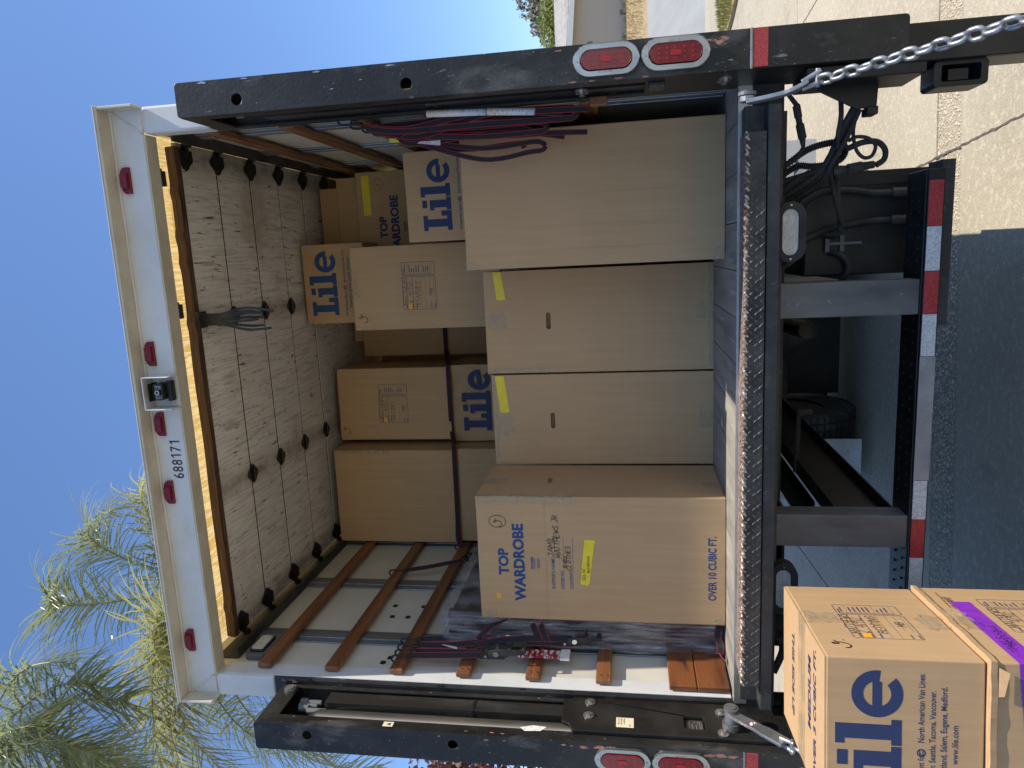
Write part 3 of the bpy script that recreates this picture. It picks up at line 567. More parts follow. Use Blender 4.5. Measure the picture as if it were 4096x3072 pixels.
# the roof sheet starts behind the header
roof.v = [(x, max(.083, y), z+.006) for x, y, z in roof.v]
roof = roof.build('roof', 'roof_fibre', T)
for i in range(10): MB().box(-1.2, 1.2, .75+i*.6, .79+i*.6, 3.47, 3.495).build('roof_bow', 'galvanised', roof)
WL, WR = -1.13, 1.165
for s, X in ((-1, WL), (1, WR)):
    x0, x1 = (X-.03, X) if s < 0 else (X, X+.03)
    wl = MB().box(x0, x1, .151, 6.2, 1.055, 3.49).build('side_wall', 'wall_panel', T)
    ox0, ox1 = (X-.075, X-.032) if s < 0 else (X+.032, X+.05)
    MB().box(ox0, ox1, .151, 6.25, 1.06, 3.50).build('outer_skin', 'white_paint', wl)
    ins = X-s*0 
    def inner(a, b): return (X+min(a, b), X+max(a, b)) if s < 0 else (X-max(a, b), X-min(a, b))
    # aluminium edge trim at the rear of the wall
    a0, a1 = inner(.0045, .0085); MB().box(a0, a1, .082, .165, 1.2, 3.34).build('edge_trim', 'white_paint' if s < 0 else 'galvanised', wl, bevel=.001)
    slm = MB()
    for k, y in enumerate((.41, .96, 1.53, 2.1, 2.7, 3.4, 4.2)):
        a0, a1 = inner(.0005, .008); b0, b1 = inner(.008, .014)
        p = MB().box(a0, a1, y-.055, y+.055, 1.2, 3.34).box(b0, b1, y-.022, y+.022, 1.2, 3.34).build('wall_post', 'galvanised', wl, bevel=.002)
    zs = (3.165, 2.855, 2.565, 2.275, 1.982, 1.694)
    for k, z in enumerate(zs):
        a0, a1 = inner(.0145, .037); y0 = .115 if s < 0 else .2
        sb = MB().box(a0, a1, y0, 6.1, z-.031, z+.031).build('slat', 'slat_wood', wl, bevel=.006)
        if s < 0:
            for q in (-.013, .013): inst('screw', scm, sb, (X+.0375, .145, z+q), (0, 0, PI/2))
    if s < 0:
        for z0, z1 in ((FZ+.008, 1.325), (1.328, 1.434)): MB().box(X+.0145, X+.037, .1, 4, z0, z1).build('kick_board', 'kick_wood', wl, bevel=.004)
        bhm = MB().box(X+.001, X+.0045, -.011, .011, -.011, .011).mesh('bolt_plate', 'black_paint')
        for (y, z) in ((.62, 2.67), (.62, 2.75), (.73, 2.62), (.73, 2.77), (.26, 2.64), (.22, 2.66), (.075, 2.94), (.075, 2.36), (.085, 1.83), (.085, 2.02)): inst('bolt_plate', bhm, wl, (0, y, z))
        dm = MB().plate([rrect(.19, .36, 3.2, 3.305, .025)], YZ(X+.001), .03).build('dome_light', 'grey_steel', wl, bevel=.008)
        MB().plate([rrect(.21, .34, 3.218, 3.288, .015)], YZ(X+.0315), .008).build('gasket', 'black_paint', dm, bevel=.003)
        MB().plate([rrect(.22, .33, 3.226, 3.28, .008)], YZ(X+.04), .006).build('lens', 'clear_lens', dm, bevel=.003)
MB().box(-1.16, 1.2, 6.2, 6.25, 1.0, 3.5).build('nose_wall', 'wall_panel', T)
# --- roll-up door stowed under the roof
for s, X in ((-1, -1.105), (1, 1.14)):
    q = X+s*.0; tk = MB().add([(X+a, y, z) for y in (.2, 3.3) for a, z in ((-.024, 3.335), (.024, 3.335), (.024, 3.345), (-s*-.018, 3.345), (-s*-.018, 3.44), (-s*-.024, 3.44))] if s < 0 else [(X+a, y, z) for y in (.2, 3.3) for a, z in ((-.024, 3.335), (.024, 3.335), (.024, 3.44), (.018, 3.44), (.018, 3.345), (-.024, 3.345))], [(0, 1, 2, 3, 4, 5), (11, 10, 9, 8, 7, 6)]+[(k, 6+k, 6+(k+1) % 6, (k+1) % 6) for k in range(6)])
    o = tk.build('door_track', 'grime_steel', T, fix=True)
    if s < 0: track = o
ZD = 3.415
pan = MB().box(-1.1, 1.135, 0, .286, 0, .02).mesh('door_panel', 'door_skin'); sea = MB().box(-1.1, 1.135, 0, .0135, 0, .009).mesh('panel_seam', 'seam_black')
for i in range(8):
    dz = rp.uniform(-.002, .002); MB().box(-1.1, 1.135, .335+i*.295, .335+i*.295+.2825, ZD+dz, ZD+dz+.02).build('door_panel', 'door_skin', track)
    o = bpy.data.objects.new('panel_seam', sea); COL.objects.link(o); o.parent = track; o.location = (0, .335+i*.295+.282, ZD+.003)
fe = MB()
n = 60; vs = []
for i in range(n+1):
    x = -1.085+2.2*i/n; d = .018+.010*noise.noise((x*3, 0, 0))+(.012 if rp.random() < .1 else 0); d += .014; vs += [(x, .334-d, ZD-.012), (x, .334, ZD-.014), (x, .334, ZD+.03), (x, .334-d*.7, ZD+.034)]
fs = []
for i in range(n):
    a = i*4; b = a+4
    for k in range(4): fs.append((a+k, a+(k+1) % 4, b+(k+1) % 4, b+k))
MB().add(vs, fs).build('door_edge', 'plywood_edge', track)
hm = MB().plate([[(.042*math.cos(a)*(1+.12*math.cos(4*a)), .04*math.sin(a)*(1+.12*math.cos(4*a))) for a in [k*PI/10 for k in range(20)]]], XY(-.006), .006)
hm.tube([(-.03, 0, -.012), (.03, 0, -.012)], .007, 8); hm = hm.mesh('hinge', 'black_paint')
em = MB().plate([[(.045*math.cos(a)*(1+.15*math.cos(4*a)), .05*math.sin(a)*(1+.15*math.cos(4*a))) for a in [k*PI/10 for k in range(20)]]], XY(-.006), .006).box(-.004, .03, -.03, .03, -.02, -.0062); em.tube([(0, 0, -.018), (.055, 0, -.018)], .006, 8); em.tube([(.045, 0, -.018), (.062, 0, -.018)], .02, 12); em = em.mesh('roller_hinge', 'black_paint')
for i in range(7):
    y = .628+i*.295
    for x in (-.392, .385): inst('hinge', hm, track, (x, y, ZD-.003))
    inst('roller_hinge', em, track, (1.08, y, ZD-.003)); inst('roller_hinge', em, track, (-1.05, y, ZD-.003), (0, 0, PI))
inst('roller_hinge', em, track, (-1.045, .38, ZD-.003), (0, 0, PI)); inst('roller_hinge', em, track, (1.075, .38, ZD-.003))
# torn pull strap hanging from the door edge
ps = MB(); ps.box(.36, .43, .3, .36, ZD-.03, ZD-.014)
for k in range(7):
    x = .372+k*.0075; L = .34+rp.uniform(-.05, .02); b = rp.uniform(-.02, .02)
    ps.ribbon(spl([(x, .33, ZD-.02), (x, .325, ZD-.12), (x+b*.5+.006*k-.015, .32+rp.uniform(-.01, .01), ZD-.24), (x+b, .32+rp.uniform(-.02, .02), ZD-L)], 5), (1, 0, 0), .011, .002, .002, 0, 0)
ps.build('pull_strap', 'rubber', track)
tl = MB()
for (x, r) in ((.98, .03), (.44, .035)): tl.box(x-.03, x+.03, .21, .25, 3.42, 3.45); tl.tube([(x-.03, .22, 3.44), (x+.04, .22, 3.43)], .014, 8)
tl.build('door_latch', 'grime_steel', track)

# --- lift gate columns
def column(s):
    xi, xo = s*1.15 if s < 0 else 1.115, s*1.268 if s < 0 else 1.228
    xa, xb = min(xi, xo), max(xi, xo); xc = (xa+xb)/2
    zb = .76
    mb = MB().plate([rrect(xa, xb, zb, 3.056, .012, 3), circ(xc-s*.012, 2.835, .019), circ(xc-s*.012, 2.25, .019)], XZ(-.19), .008)
    inn = lambda a, b, d: (xi-d if s < 0 else xi+d, a, b)
    mb.plate([rect(-.1815, .065, zb, 3.05), rect(-.135, .045, 1.5, 2.972)], inn, .008)
    mb.box(*( (xa, xa+.008) if s < 0 else (xb-.008, xb) ), -.1815, .065, zb, 3.05)
    mb.box(xa+.009, xb-.009, .056, .064, zb, 3.05).box(xa+.009, xb-.009, -.181, .055, 3.04, 3.048)
    c = mb.build('lift_column', 'black_steel_worn', T, bevel=.003)
    # cylinder and guide tube inside
    xs_ = xi+s*.046; cy = MB(); cy.tube([(xs_, -.088, .8), (xs_, -.088, 2.83), (xs_, -.088, 2.88)], [.036, .036, .012], 20); cy.build('hydraulic_cylinder', 'black_tube', c, smooth=True)
    g = MB(); g.plate([rrect(xs_-.034, xs_+.034, 0, 2.03, .006)], lambda a, b, d: (a, -.03+d, .8+b), .07); g.build('guide_tube', 'black_gloss', c, bevel=.02)
    MB().box(xs_-.036, xs_+.036, -.032, .042, 2.2, 2.215).build('clamp_band', 'black_paint', c, bevel=.002)
    f = MB()
    for (y, z0, z1, r) in ((.01, 2.86, 2.92, .011), (-.012, 2.87, 2.95, .009), (-.045, 2.82, 2.9, .012), (.012, 2.92, 2.95, .016), (-.03, 2.9, 2.94, .014)): f.tube([(xc-s*.015, y, z0), (xc-s*.015, y, z1)], r, 10)
    f.tube(spl([(xc, -.05, 2.82), (xc-s*.02, -.05, 2.6), (xc-s*.02, -.05, 2.2)], 4), .006, 6)
    f.build('hose_fitting', 'grey_steel', c)
    if s < 0:
        pn = MB(); pn.tube([(xi, .02, 3.0), (xi+.012, .02, 3.0)], .024, 18); pn.tube([(xi+.0125, .02, 3.0), (xi+.016, .02, 3.0)], .016, 18); pn.build('pivot_pin', 'grey_steel', c)
    return c, xa, xb, xc, xi
lens_m = MB().plate([stadium(0, 0, .152, .056)], lambda a, b, d: (a, -d, b), .012).mesh('lens', 'red_lens')
led_m = MB()
for k in range(5):
    for j in (-1, 0, 1): led_m.plate([circ(j*.014, -.05+k*.025, .0035, 8)], lambda a, b, d: (a, -.0123-d, b), .001)
led_m.plate([rrect(-.008, .008, -.016, .016, .005)], lambda a, b, d: (a, -.0135-d, b), .0012)
led_m = led_m.mesh('led_dots', 'red_lens_bright')
bez_m = MB().plate([stadium(0, 0, .198, .094), stadium(0, 0, .156, .06)], lambda a, b, d: (a, -d, b), .011).mesh('tail_light', 'stainless')
bk_m = MB().plate([stadium(0, 0, .157, .061)], lambda a, b, d: (a, -d, b), .003).mesh('backing', 'black_paint')
bol = MB(); bol.cyl((0, 0, 0), (0, -.003, 0), .021, 16); bol.cyl((0, -.0031, 0), (0, -.012, 0), .0095, 6); bol = bol.mesh('bolt', 'stainless')
for s in (-1, 1):
    c, xa, xb, xc, xi = column(s)
    for k, z in enumerate((1.617, 1.411)):
        xl = xc+(.005 if s > 0 else -.003)
        b = inst('tail_light', bez_m, T, (xl, -.1905, z)); b.modifiers.new('bevel', 'BEVEL').width = .003
        inst('backing', bk_m, b); l = inst('lens', lens_m, b, (0, -.0035, 0)); l.modifiers.new('bevel', 'BEVEL').width = .008; l.modifiers['bevel'].segments = 3
        inst('led_dots', led_m, b, (0, -.0035, 0))
        for q in (-.088, .088): inst('screw', scm, b, (0, -.011, q))
        tt = MB(); put_text(tt, 'TRUCK-LITE', -.0225, .0225, 0, .0075, lambda a, bb, d: ((-.038+bb), -.0113, a) if k == 0 else ((.038-bb), -.0113, -a), .004); tt.build('maker_name', 'worn_bright', b)
    MB().box(xa+.004, xb-.002, -.194, -.1905, 1.146, 1.188).build('reflector', 'red_tape', c)
    MB().box(xa-.001, xb+.001, -.195, -.1885, 1.189, 1.196).build('weld_seam', 'zinc', c, bevel=.002)
    # runner below the column, guide block, bracket
    rn = MB(); r0, r1 = (1.1, 1.205) if s > 0 else (-1.24, -1.135)
    rn.box(r0, r1, -.17, -.158, .2, .85).box(r1-.012 if s > 0 else r0, r1 if s > 0 else r0+.012, -.1575, -.02, .2, .85).box(r0 if s > 0 else r1-.012, r0+.012 if s > 0 else r1, -.1575, -.02, .2, .85)
    rn = rn.build('runner', 'black_steel', T, bevel=.003)
    q = 1 if s > 0 else -1; X0 = q*1.028; X1 = q*1.1
    a, b = min(X0, X1), max(X0, X1)
    MB().plate([rrect(a, b, .53, .676, .012), rrect(a+.014, b-.012, .55, .655, .006)], XZ(-.15), .1).box(a+.012, b-.01, -.07, -.06, .545, .66).box(a+.02, b-.02, -.13, -.072, .575, .63).build('guide_block', 'black_paint', rn, bevel=.003)
    MB().plate([[(q*1.10, .99), (q*1.06, .97), (q*1.0, .86), (q*1.0, .80), (q*1.10, .795)]], XZ(-.06), .012).box(*sorted((q*.976, q*1.0)), -.09, -.03, .804, .836).box(*sorted((q*1.07, q*1.11)), -.165, .03, .7, 1.03).build('hose_bracket', 'black_paint', T, bevel=.003)
    # support arm and chain
    px = -1.02 if s < 0 else 1.03
    if s > 0:
        A = [Vector((1.02, -.2, 1.205)), Vector((1.025, -.215, 1.15)), Vector((1.035, -.225, 1.09)), Vector((1.055, -.235, 1.04))]; end = Vector((1.055, -.25, 1.015)); fin = Vector((1.075, -1.3, .30))
    else:
        A = [Vector((-1.075, -.09, 1.225)), Vector((-1.055, -.15, 1.19)), Vector((-1.045, -.22, 1.13)), Vector((-1.04, -.28, 1.075))]; end = Vector((-1.035, -.31, 1.05)); fin = Vector((-1.06, -1.3, .30))
    ar = MB(); wdn = Vector((1, 0, 0)); P = spl(A, 4)
    vs = []
    for i, p in enumerate(P):
        t = (P[min(i+1, len(P)-1)]-P[max(i-1, 0)]).normalized(); sd = t.cross(wdn).normalized(); w_ = .021 if i < len(P)-5 else .025
        vs += [p+sd*w_-wdn*.006, p+sd*w_+wdn*.006, p-sd*w_+wdn*.006, p-sd*w_-wdn*.006]
    fs = [(4*i+k, 4*i+(k+1) % 4, 4*i+4+(k+1) % 4, 4*i+4+k) for i in range(len(P)-1) for k in range(4)]+[(3, 2, 1, 0), tuple(4*(len(P)-1)+k for k in range(4))]
    ar.add(vs, fs)
    t = (A[-1]-A[-2]).normalized()
    for o_ in (-.016, .016): ar.cyl(A[-1]-t*.02+Vector((o_, 0, 0))*.6, A[-1]+t*.035+Vector((o_, 0, 0)), .008, 8)
    ar.cyl(A[-1]+t*.025-Vector((.026, 0, 0)), A[-1]+t*.025+Vector((.026, 0, 0)), .007, 8)
    ar.cyl(A[0]-Vector((.03*s*-1 if s < 0 else -.0, 0, 0)), A[0]+Vector((.018, 0, 0)), .022, 16)
    arm = ar.build('support_arm', 'zinc', T, bevel=.002)
    hub = MB(); hub.tube([A[0]+Vector((k, 0, 0)) for k in (.0185, .028, .0281, .031)], [.026, .026, .017, .017], 18)
    if s < 0: MB().cyl(A[0]-Vector((.06, 0, 0)), A[0]-Vector((.03, 0, 0)), .03, 18).build('pivot_boss', 'grey_steel', arm)
    hub.build('pivot', 'grey_steel', arm)
    if s < 0:
        w1 = MB(); w1.plate([circ(0, 0, .016, 20)], lambda a, b, d: tuple(Vector((-1.043, -.186, 1.162))+Vector((0, 0, 1))*b+Vector((0, 1, 0))*a), 0); w1.build('warning_sticker', 'paper_tag', arm)
        w2 = MB(); w2.plate([circ(0, 0, .0162, 20), circ(0, 0, .0135, 20)], lambda a, b, d: tuple(Vector((-1.0427, -.186, 1.162))+Vector((0, 0, 1))*b+Vector((0, 1, 0))*a), 0); w2.plate([rect(-.013, .013, -.0015, .0015)], lambda a, b, d: tuple(Vector((-1.0426, -.186, 1.162))+Vector((0, 0, 1))*b+Vector((0, 1, 0))*a), 0); w2.build('sticker_ring', 'webbing_red', arm)
    # chain links
    pitch = .0385; wr = .0064; Ls = .053; Ws = .039
    lk = MB(); lk.tube([(a, 0, b) for a, b in stadium(0, 0, Ls-2*wr, Ws-2*wr, 6)], wr, 7, closed=True); lk = lk.mesh('chain_link', 'zinc', smooth=True)
    d = (fin-end); n = int(d.length/pitch)
    sag = .03
    for i in range(n):
        u = (i+.5)/n; p = end+d*u-Vector((0, 0, sag*4*u*(1-u))); tg = (d+Vector((0, 0, -sag*4*(1-2*u)))).normalized()
        qt = tg.to_track_quat('Z', 'X'); e = (qt.to_matrix() @ Matrix.Rotation((PI/4 if i % 2 else -PI/4)+.15*math.sin(i*1.7), 3, 'Z')).to_euler()
        inst('chain_link', lk, arm, p, e, (1, 1, 1))
    # cover plate low on the inner side of the column
    if s < 0:
        cx = -1.149
        cv = MB().plate([[(.05, .8), (.05, 1.80), (.03, 1.845), (-.1, 1.845), (-.115, 1.815), (-.15, 1.80), (-.15, .8)], rrect(-.105, -.035, 1.315, 1.39, .008)], lambda a, b, d: (cx+d, a, b), .018)
        cv = cv.build('cover_plate', 'black_paint', c, bevel=.004)
        for (y, z) in ((.018, 1.742), (-.064, 1.744), (-.003, 1.251), (-.123, 1.254)): inst('bolt', bol, cv, (cx+.0185, y, z), (0, 0, PI/2))
        MB().box(cx+.002, cx+.006, -.1, -.04, 1.322, 1.383).build('data_plate', 'black_gloss', cv)
        tx = MB(); fnp = lambda a, b, d: (cx+.0065, a, b)
        put_text(tx, 'MAXON', -.094, -.052, 1.369, .009, fnp, .01)
        for (z, u0, u1) in ((1.358, -.095, -.06), (1.35, -.055, -.045), (1.344, -.095, -.07), (1.338, -.066, -.046), (1.331, -.095, -.047), (1.325, -.09, -.06)): tx.plate([rect(u0, u1, z, z+.0035)], fnp, 0)
        tx.build('data_text', 'aluminium', cv)
        MB().box(cx+.0185, cx+.0192, -.122, -.066, 1.575, 1.64).build('arrow_sticker', 'cream_sticker', cv)
        tx = MB(); fnp = lambda a, b, d: (cx+.0197, a, b)
        for i, ln in enumerate(('Align arrows', 'before folding', 'or unfolding.')): put_text(tx, ln, -.107, -.07, 1.628-i*.010, .0055, fnp, .0)
        tx.plate([[(-.118, 1.592), (-.106, 1.585), (-.106, 1.599)], rect(-.1059, -.1058, 1.59, 1.5901)], fnp, 0); tx.build('sticker_text', 'marker_ink', cv)
        st = MB().box(-1.1495, -1.1488, -.172, -.145, 2.49, 2.53).build('arrow_sticker', 'cream_sticker', c)
        a2 = MB(); a2.plate([[(-.166, 2.5), (-.151, 2.5), (-.1585, 2.518)]], lambda a, b, d: (-1.1484, a, b), 0); a2.build('arrow', 'marker_ink', c)
        lb = MB().plate([[(-.12, 1.90), (-.145, 1.92), (-.15, 1.98), (-.13, 2.0), (-.115, 1.95)]], lambda a, b, d: (-1.1495+.0008, a, b), 0); lb.build('torn_label', 'paper_tag', c)
# paint chipped off along the edges of the columns
rb = random.Random(77)
def chip(cx, cz, r, X=None, Yp=None, mat='copper_rust', st=1.6):
    n = 13; L = []
    for k in range(n):
        a = 2*PI*k/n; q = r*(.55+.6*rb.random()); L.append((cx+q*math.cos(a)*.55, cz+q*st*math.sin(a)))
    fn = (lambda a, b, d: (a, Yp-d, b)) if X is None else (lambda a, b, d: (X+d, a, b))
    MB().plate([L], fn, .0004).build('paint_chip', mat, cols_[0] if cx < 0 and X is None or X is not None and X < 0 else cols_[1])
cols_ = [o for o in bpy.data.objects if o.name.startswith('lift_column')]
for (dx, z, r) in ((.012, 1.83, .007), (.014, 1.80, .004), (.016, 1.755, .012), (.014, 1.70, .014), (.012, 1.66, .013), (.016, 1.62, .010), (.02, 1.56, .005), (.012, 1.48, .006), (.016, 1.44, .005), (.014, 1.39, .009), (.018, 1.31, .012), (.016, 1.27, .014), (.018, 1.23, .013), (.022, 1.19, .01), (.01, 2.05, .005), (.012, 2.12, .006), (.008, 2.3, .004)): chip(-1.155-dx, z, r, Yp=-.1903)
for (y, z, r) in ((-.17, 2.1, .006), (-.172, 2.06, .006), (-.17, 2.2, .004), (-.16, 2.75, .004), (.03, 3.0, .006), (.055, 2.4, .004), (.056, 1.95, .004)): chip(y, z, r, X=-1.1497)
for (dx, z, r, m_) in ((.006, 1.72, .006, 'copper_rust'), (.005, 1.66, .005, 'copper_rust'), (.006, 1.58, .006, 'copper_rust'), (.004, 1.5, .005, 'copper_rust'), (.1, 1.76, .005, 'copper_rust'), (.09, 1.27, .004, 'copper_rust'), (.03, 1.25, .003, 'zinc'), (.05, 2.5, .003, 'zinc'), (.105, 2.3, .005, 'zinc'), (.106, 2.55, .006, 'zinc'), (.107, 2.8, .006, 'zinc'), (.106, 2.95, .008, 'zinc'), (.07, 2.4, .003, 'zinc')): chip(1.115+dx, z, r, Yp=-.1903, mat=m_, st=2.6)
# --- lowered platform of the lift gate, below the picture
pf = MB().box(-1.05, 1.03, -2.0, -.33, .2, .25).box(-1.06, 1.04, -.329, -.29, .17, .26).build('lift_platform', 'grime_steel', T, bevel=.004)
ru = MB().box(-1.24, -1.06, -.33, -.18, .18, .3).box(1.06, 1.21, -.33, -.18, .18, .3).build('platform_hinge', 'black_steel', T, bevel=.004)

# --- rear sill with tread plate
sill = MB().box(-1.06, 1.04, -.02, .044, 1.085, 1.1845).box(-1.05, 1.03, -.094, -.021, 1.085, 1.125).build('sill', 'grime_steel', T, bevel=.003)
MB().box(-.955, .95, -.094, .043, 1.185, 1.1885).build('sill_cap', 'rust', sill)
MB().box(-.955, .95, -.1, -.0945, 1.129, 1.1875).build('tread_plate', 'tread_plate', sill, bevel=.002)
st = MB(); sw = MB()
def stud(mb, x, v, a, L, top=False):
    ca, sa = math.cos(a)*L, math.sin(a)*L; cb, sb = -math.sin(a)*L*.26, math.cos(a)*L*.26
    f = (lambda p, q, h: (x+p, -.1-h, v+q)) if not top else (lambda p, q, h: (x+p, v+q, 1.1885+h))
    mb.add([f(ca, sa, 0), f(cb, sb, 0), f(-ca, -sa, 0), f(-cb, -sb, 0), f(0, 0, .002), f(ca*.6, sa*.6, .0015), f(-ca*.6, -sa*.6, .0015)], [(0, 1, 4, 5), (1, 2, 6, 4), (2, 3, 4, 6), (3, 0, 5, 4)])
nx = 74
for i in range(nx):
    for j in range(3):
        x = -.94+i*1.875/(nx-1)+(.012 if j % 2 else 0); stud(st, x, 1.138+j*.0165, PI/4 if (i+j) % 2 else 3*PI/4, .0125)
    for j in range(2): stud(st, -.94+i*1.875/(nx-1)+(.012 if j else 0), -.02-j*.03, PI/4 if (i+j) % 2 else 3*PI/4, .011, True)
    x = -.94+i*1.875/(nx-1)
    sw.tube([(x-.012, -.102, 1.18), (x, -.1, 1.1905), (x+.012, -.086, 1.193)], [.003, .0055, .003], 6)
    if i % 2: sw.tube([(x, -.1, 1.184), (x+.016, -.096, 1.191)], [.004, .0045], 6)
st.build('tread_studs', 'tread_stud', sill, kind='stuff'); sw.build('worn_rim', 'worn_bright', sill, kind='stuff')

# --- underride bumper
bp = MB().box(-.84, .82, .1, .106, .53, .582).box(-.84, .82, .1062, .27, .582, .588).box(-.84, .82, .1065, .24, .53, .536).build('rear_bumper', 'black_steel', T, bevel=.002)
for x0, x1, mt in ((.634, .784, 'red_tape'), (.487, .634, 'white_tape'), (.342, .487, 'red_tape'), (.197, .342, 'white_tape'), (-.392, -.247, 'white_tape'), (-.537, -.392, 'red_tape'), (-.684, -.537, 'white_tape'), (-.83, -.684, 'red_tape')):
    MB().box(x0+.0008, x1-.0008, .0975, .0995, .535, .5795).build('reflective_tape', mt, bp)
MB().box(-.246, .196, .0978, .0995, .531, .581).build('bare_strip', 'bare_metal', bp)
rv = MB()
for i in range(40):
    for y in (.15, .22): rv.tube([(-.8+i*.04, y, .588), (-.8+i*.04, y, .592)], .005, 7)
rv.build('rivets', 'black_steel', bp, kind='stuff')
MB().box(.3, .85, .13, .25, .49, .5295).build('bumper_gusset', 'grime_steel', bp)
for x0, x1, mt in ((.341, .461, 'grey_steel'), (-.505, -.382, 'grey_steel')):
    MB().box(x0, x1, .107, .2, .589, 1.084).build('bumper_post', mt, T, bevel=.004)
# reversing lamps under the sill
for x in (.637, -.637):
    b = MB().plate([stadium(x, 1.028, .2, .1, vert=False), stadium(x, 1.028, .152, .052, vert=False)], XZ(.02), .05).box(x-.09, x+.09, .04, .06, 1.06, 1.0845).build('reversing_lamp', 'rubber', T, bevel=.004)
    MB().plate([stadium(x, 1.028, .165, .062, vert=False)], XZ(.028), .008).build('lens', 'clear_lens', b, bevel=.004)
    MB().plate([circ(x, 1.028, .024, 22), circ(x, 1.028, .020, 22)], XZ(.0255), .0024).plate([circ(x, 1.028, .011, 14)], XZ(.0255), .0024).build('reflector_ring', 'clear_lens', b)
    for q in (-.088, .088): inst('screw', scm, b, (x+q, .0198, 1.028))
# --- chassis
MB().box(-.444, -.436, .2, 6, .6, .775).box(-.435, -.39, .2, 6, .6, .607).box(-.51, -.4445, .2, 6, .768, .775).build('frame_rail', 'black_paint', T)
MB().box(.416, .424, .21, 6, .62, .9).box(.35, .4155, .21, 6, .62, .628).build('frame_rail', 'black_paint', T)
MB().box(-.606, -.598, .72, 2.38, .756, .842).box(-.597, -.55, .72, 2.38, .756, .763).build('lift_beam', 'black_paint', T)
MB().box(-.935, -.927, .15, 2.6, .92, 1.04).box(-.98, -.9355, .15, 2.6, .92, .926).build('lift_beam', 'black_paint', T)
MB().box(-.92, -.43, .3, 3, .97, .98).build('under_plate', 'diff_iron', T)
MB().tube([(-.5, 1.0, .78), (-.2, 1.05, .76)], .012, 8).tube([(-.22, 1.05, .76), (-.22, 1.05, .70)], .02, 8).build('tie_rod', 'diff_iron', T)
MB().tube([(.12, 1.6, .6), (.05, 2.7, .56)], .05, 12).build('drive_shaft', 'diff_iron', T, smooth=True)
for x in (-.52, .5):
    for k in range(3): MB().box(x-.035, x+.035, 2.0, 3.7, .56-k*.022, .576-k*.022).build('leaf_spring', 'diff_iron', T)
cr = MB()
for i in range(9): cr.box(-1.1, 1.1, .5+i*.6, .55+i*.6, .95, 1.049)
cr.build('cross_member', 'grime_steel', T)
ax = MB(); ax.tube([(-.9, 2.85, .5), (.9, 2.85, .5)], .06, 12); ax.tube([(-.25, 2.85, .5), (-.15, 2.85, .52), (-.05, 2.82, .54), (.05, 2.82, .54), (.15, 2.85, .52), (.25, 2.85, .5)], [.07, .17, .235, .235, .17, .07], 16); ax.build('rear_axle', 'diff_iron', T, smooth=True)
MB().box(-.54, .54, 3.12, 3.14, .02, 1.04).build('dark_view_block', 'black_paint', T)
for x0, x1 in ((-1.12, -.56), (.56, 1.12)): MB().box(x0, x1, 3.42, 3.44, .02, 1.04).build('dark_view_block', 'black_paint', T)  # dark sheets added to hide the bright ground past the wheels
for x0, x1 in ((-1.15, -.62), (.62, 1.15)): MB().box(x0, x1, 3.9, 5.4, .42, 1.04).build('added_belly_box', 'black_paint', T, bevel=.02)  # unseen boxes added to keep light off the ground under the truck
MB().plate([[(6.45, .45), (8.9, .45), (8.95, .75), (8.85, 1.35), (8.0, 1.6), (7.75, 2.55), (7.55, 2.7), (6.45, 2.7)]], lambda a, b, d: (-1.1+d, a, b), 2.2).build('cab', 'white_paint', T, bevel=.05)
def wheel(x, yc=2.85):
    wt = .2; prof = [(.27, -.085), (.33, -.1), (.42, -.105), (.455, -.09), (.465, -.06), (.465, .06), (.455, .09), (.42, .105), (.33, .1), (.27, .085)]
    n = 40; vs = []; fs = []
    for i in range(n):
        a = 2*PI*i/n
        for r, o in prof: vs.append((x+o, yc+r*math.cos(a), .465+r*math.sin(a)))
    k = len(prof)
    for i in range(n):
        j = (i+1) % n
        for q in range(k-1): fs.append((i*k+q, i*k+q+1, j*k+q+1, j*k+q))
    t = MB().add(vs, fs).build('wheel', 'rubber', T, smooth=True)
    tb = MB()
    for i in range(60):
        a = 2*PI*i/60
        for o in (-.075, -.025, .025, .075):
            r = .466; c, s_ = math.cos(a), math.sin(a); d = .019; p = Vector((x+o, yc+r*c, .465+r*s_)); tg = Vector((0, -s_, c)); nn = Vector((0, c, s_)); xx = Vector((1, 0, 0))
            tb.add([p+tg*u*d+xx*v_*.02+nn*h for h in (-.004, .009) for u, v_ in ((-1, -1), (1, -1), (1, 1), (-1, 1))], [(4, 5, 6, 7), (0, 1, 5, 4), (1, 2, 6, 5), (2, 3, 7, 6), (3, 0, 4, 7)])
    tb.build('tread_blocks', 'rubber', t, kind='stuff')
    rm = MB(); rm.tube([(x-.07, yc, .465), (x-.05, yc, .465), (x+.05, yc, .465), (x+.07, yc, .465)], [.27, .2, .2, .27], 24); rm.build('rim', 'diff_iron', t)
for x in (-.66, -.93, .66, .96): wheel(x)
for x in (-.98, .98): wheel(x, 7.9)
fp = MB().box(-1.12, -.70, 2.36, 2.37, .07, .62).build('mud_flap', 'flap_white', T); tx = MB(); put_text(tx, '00', -.98, -.87, .13, .085, XZ(2.357), .01); tx.build('flap_text', 'blue_print_bright', fp)
fp = MB().box(.80, 1.2, 2.2, 2.21, .44, .80).build('mud_flap', 'white_paint', T); tx = MB(); put_text(tx, 'LY', .93, 1.10, .49, .075, XZ(2.197), .02); tx.build('flap_text', 'blue_print_bright', fp)
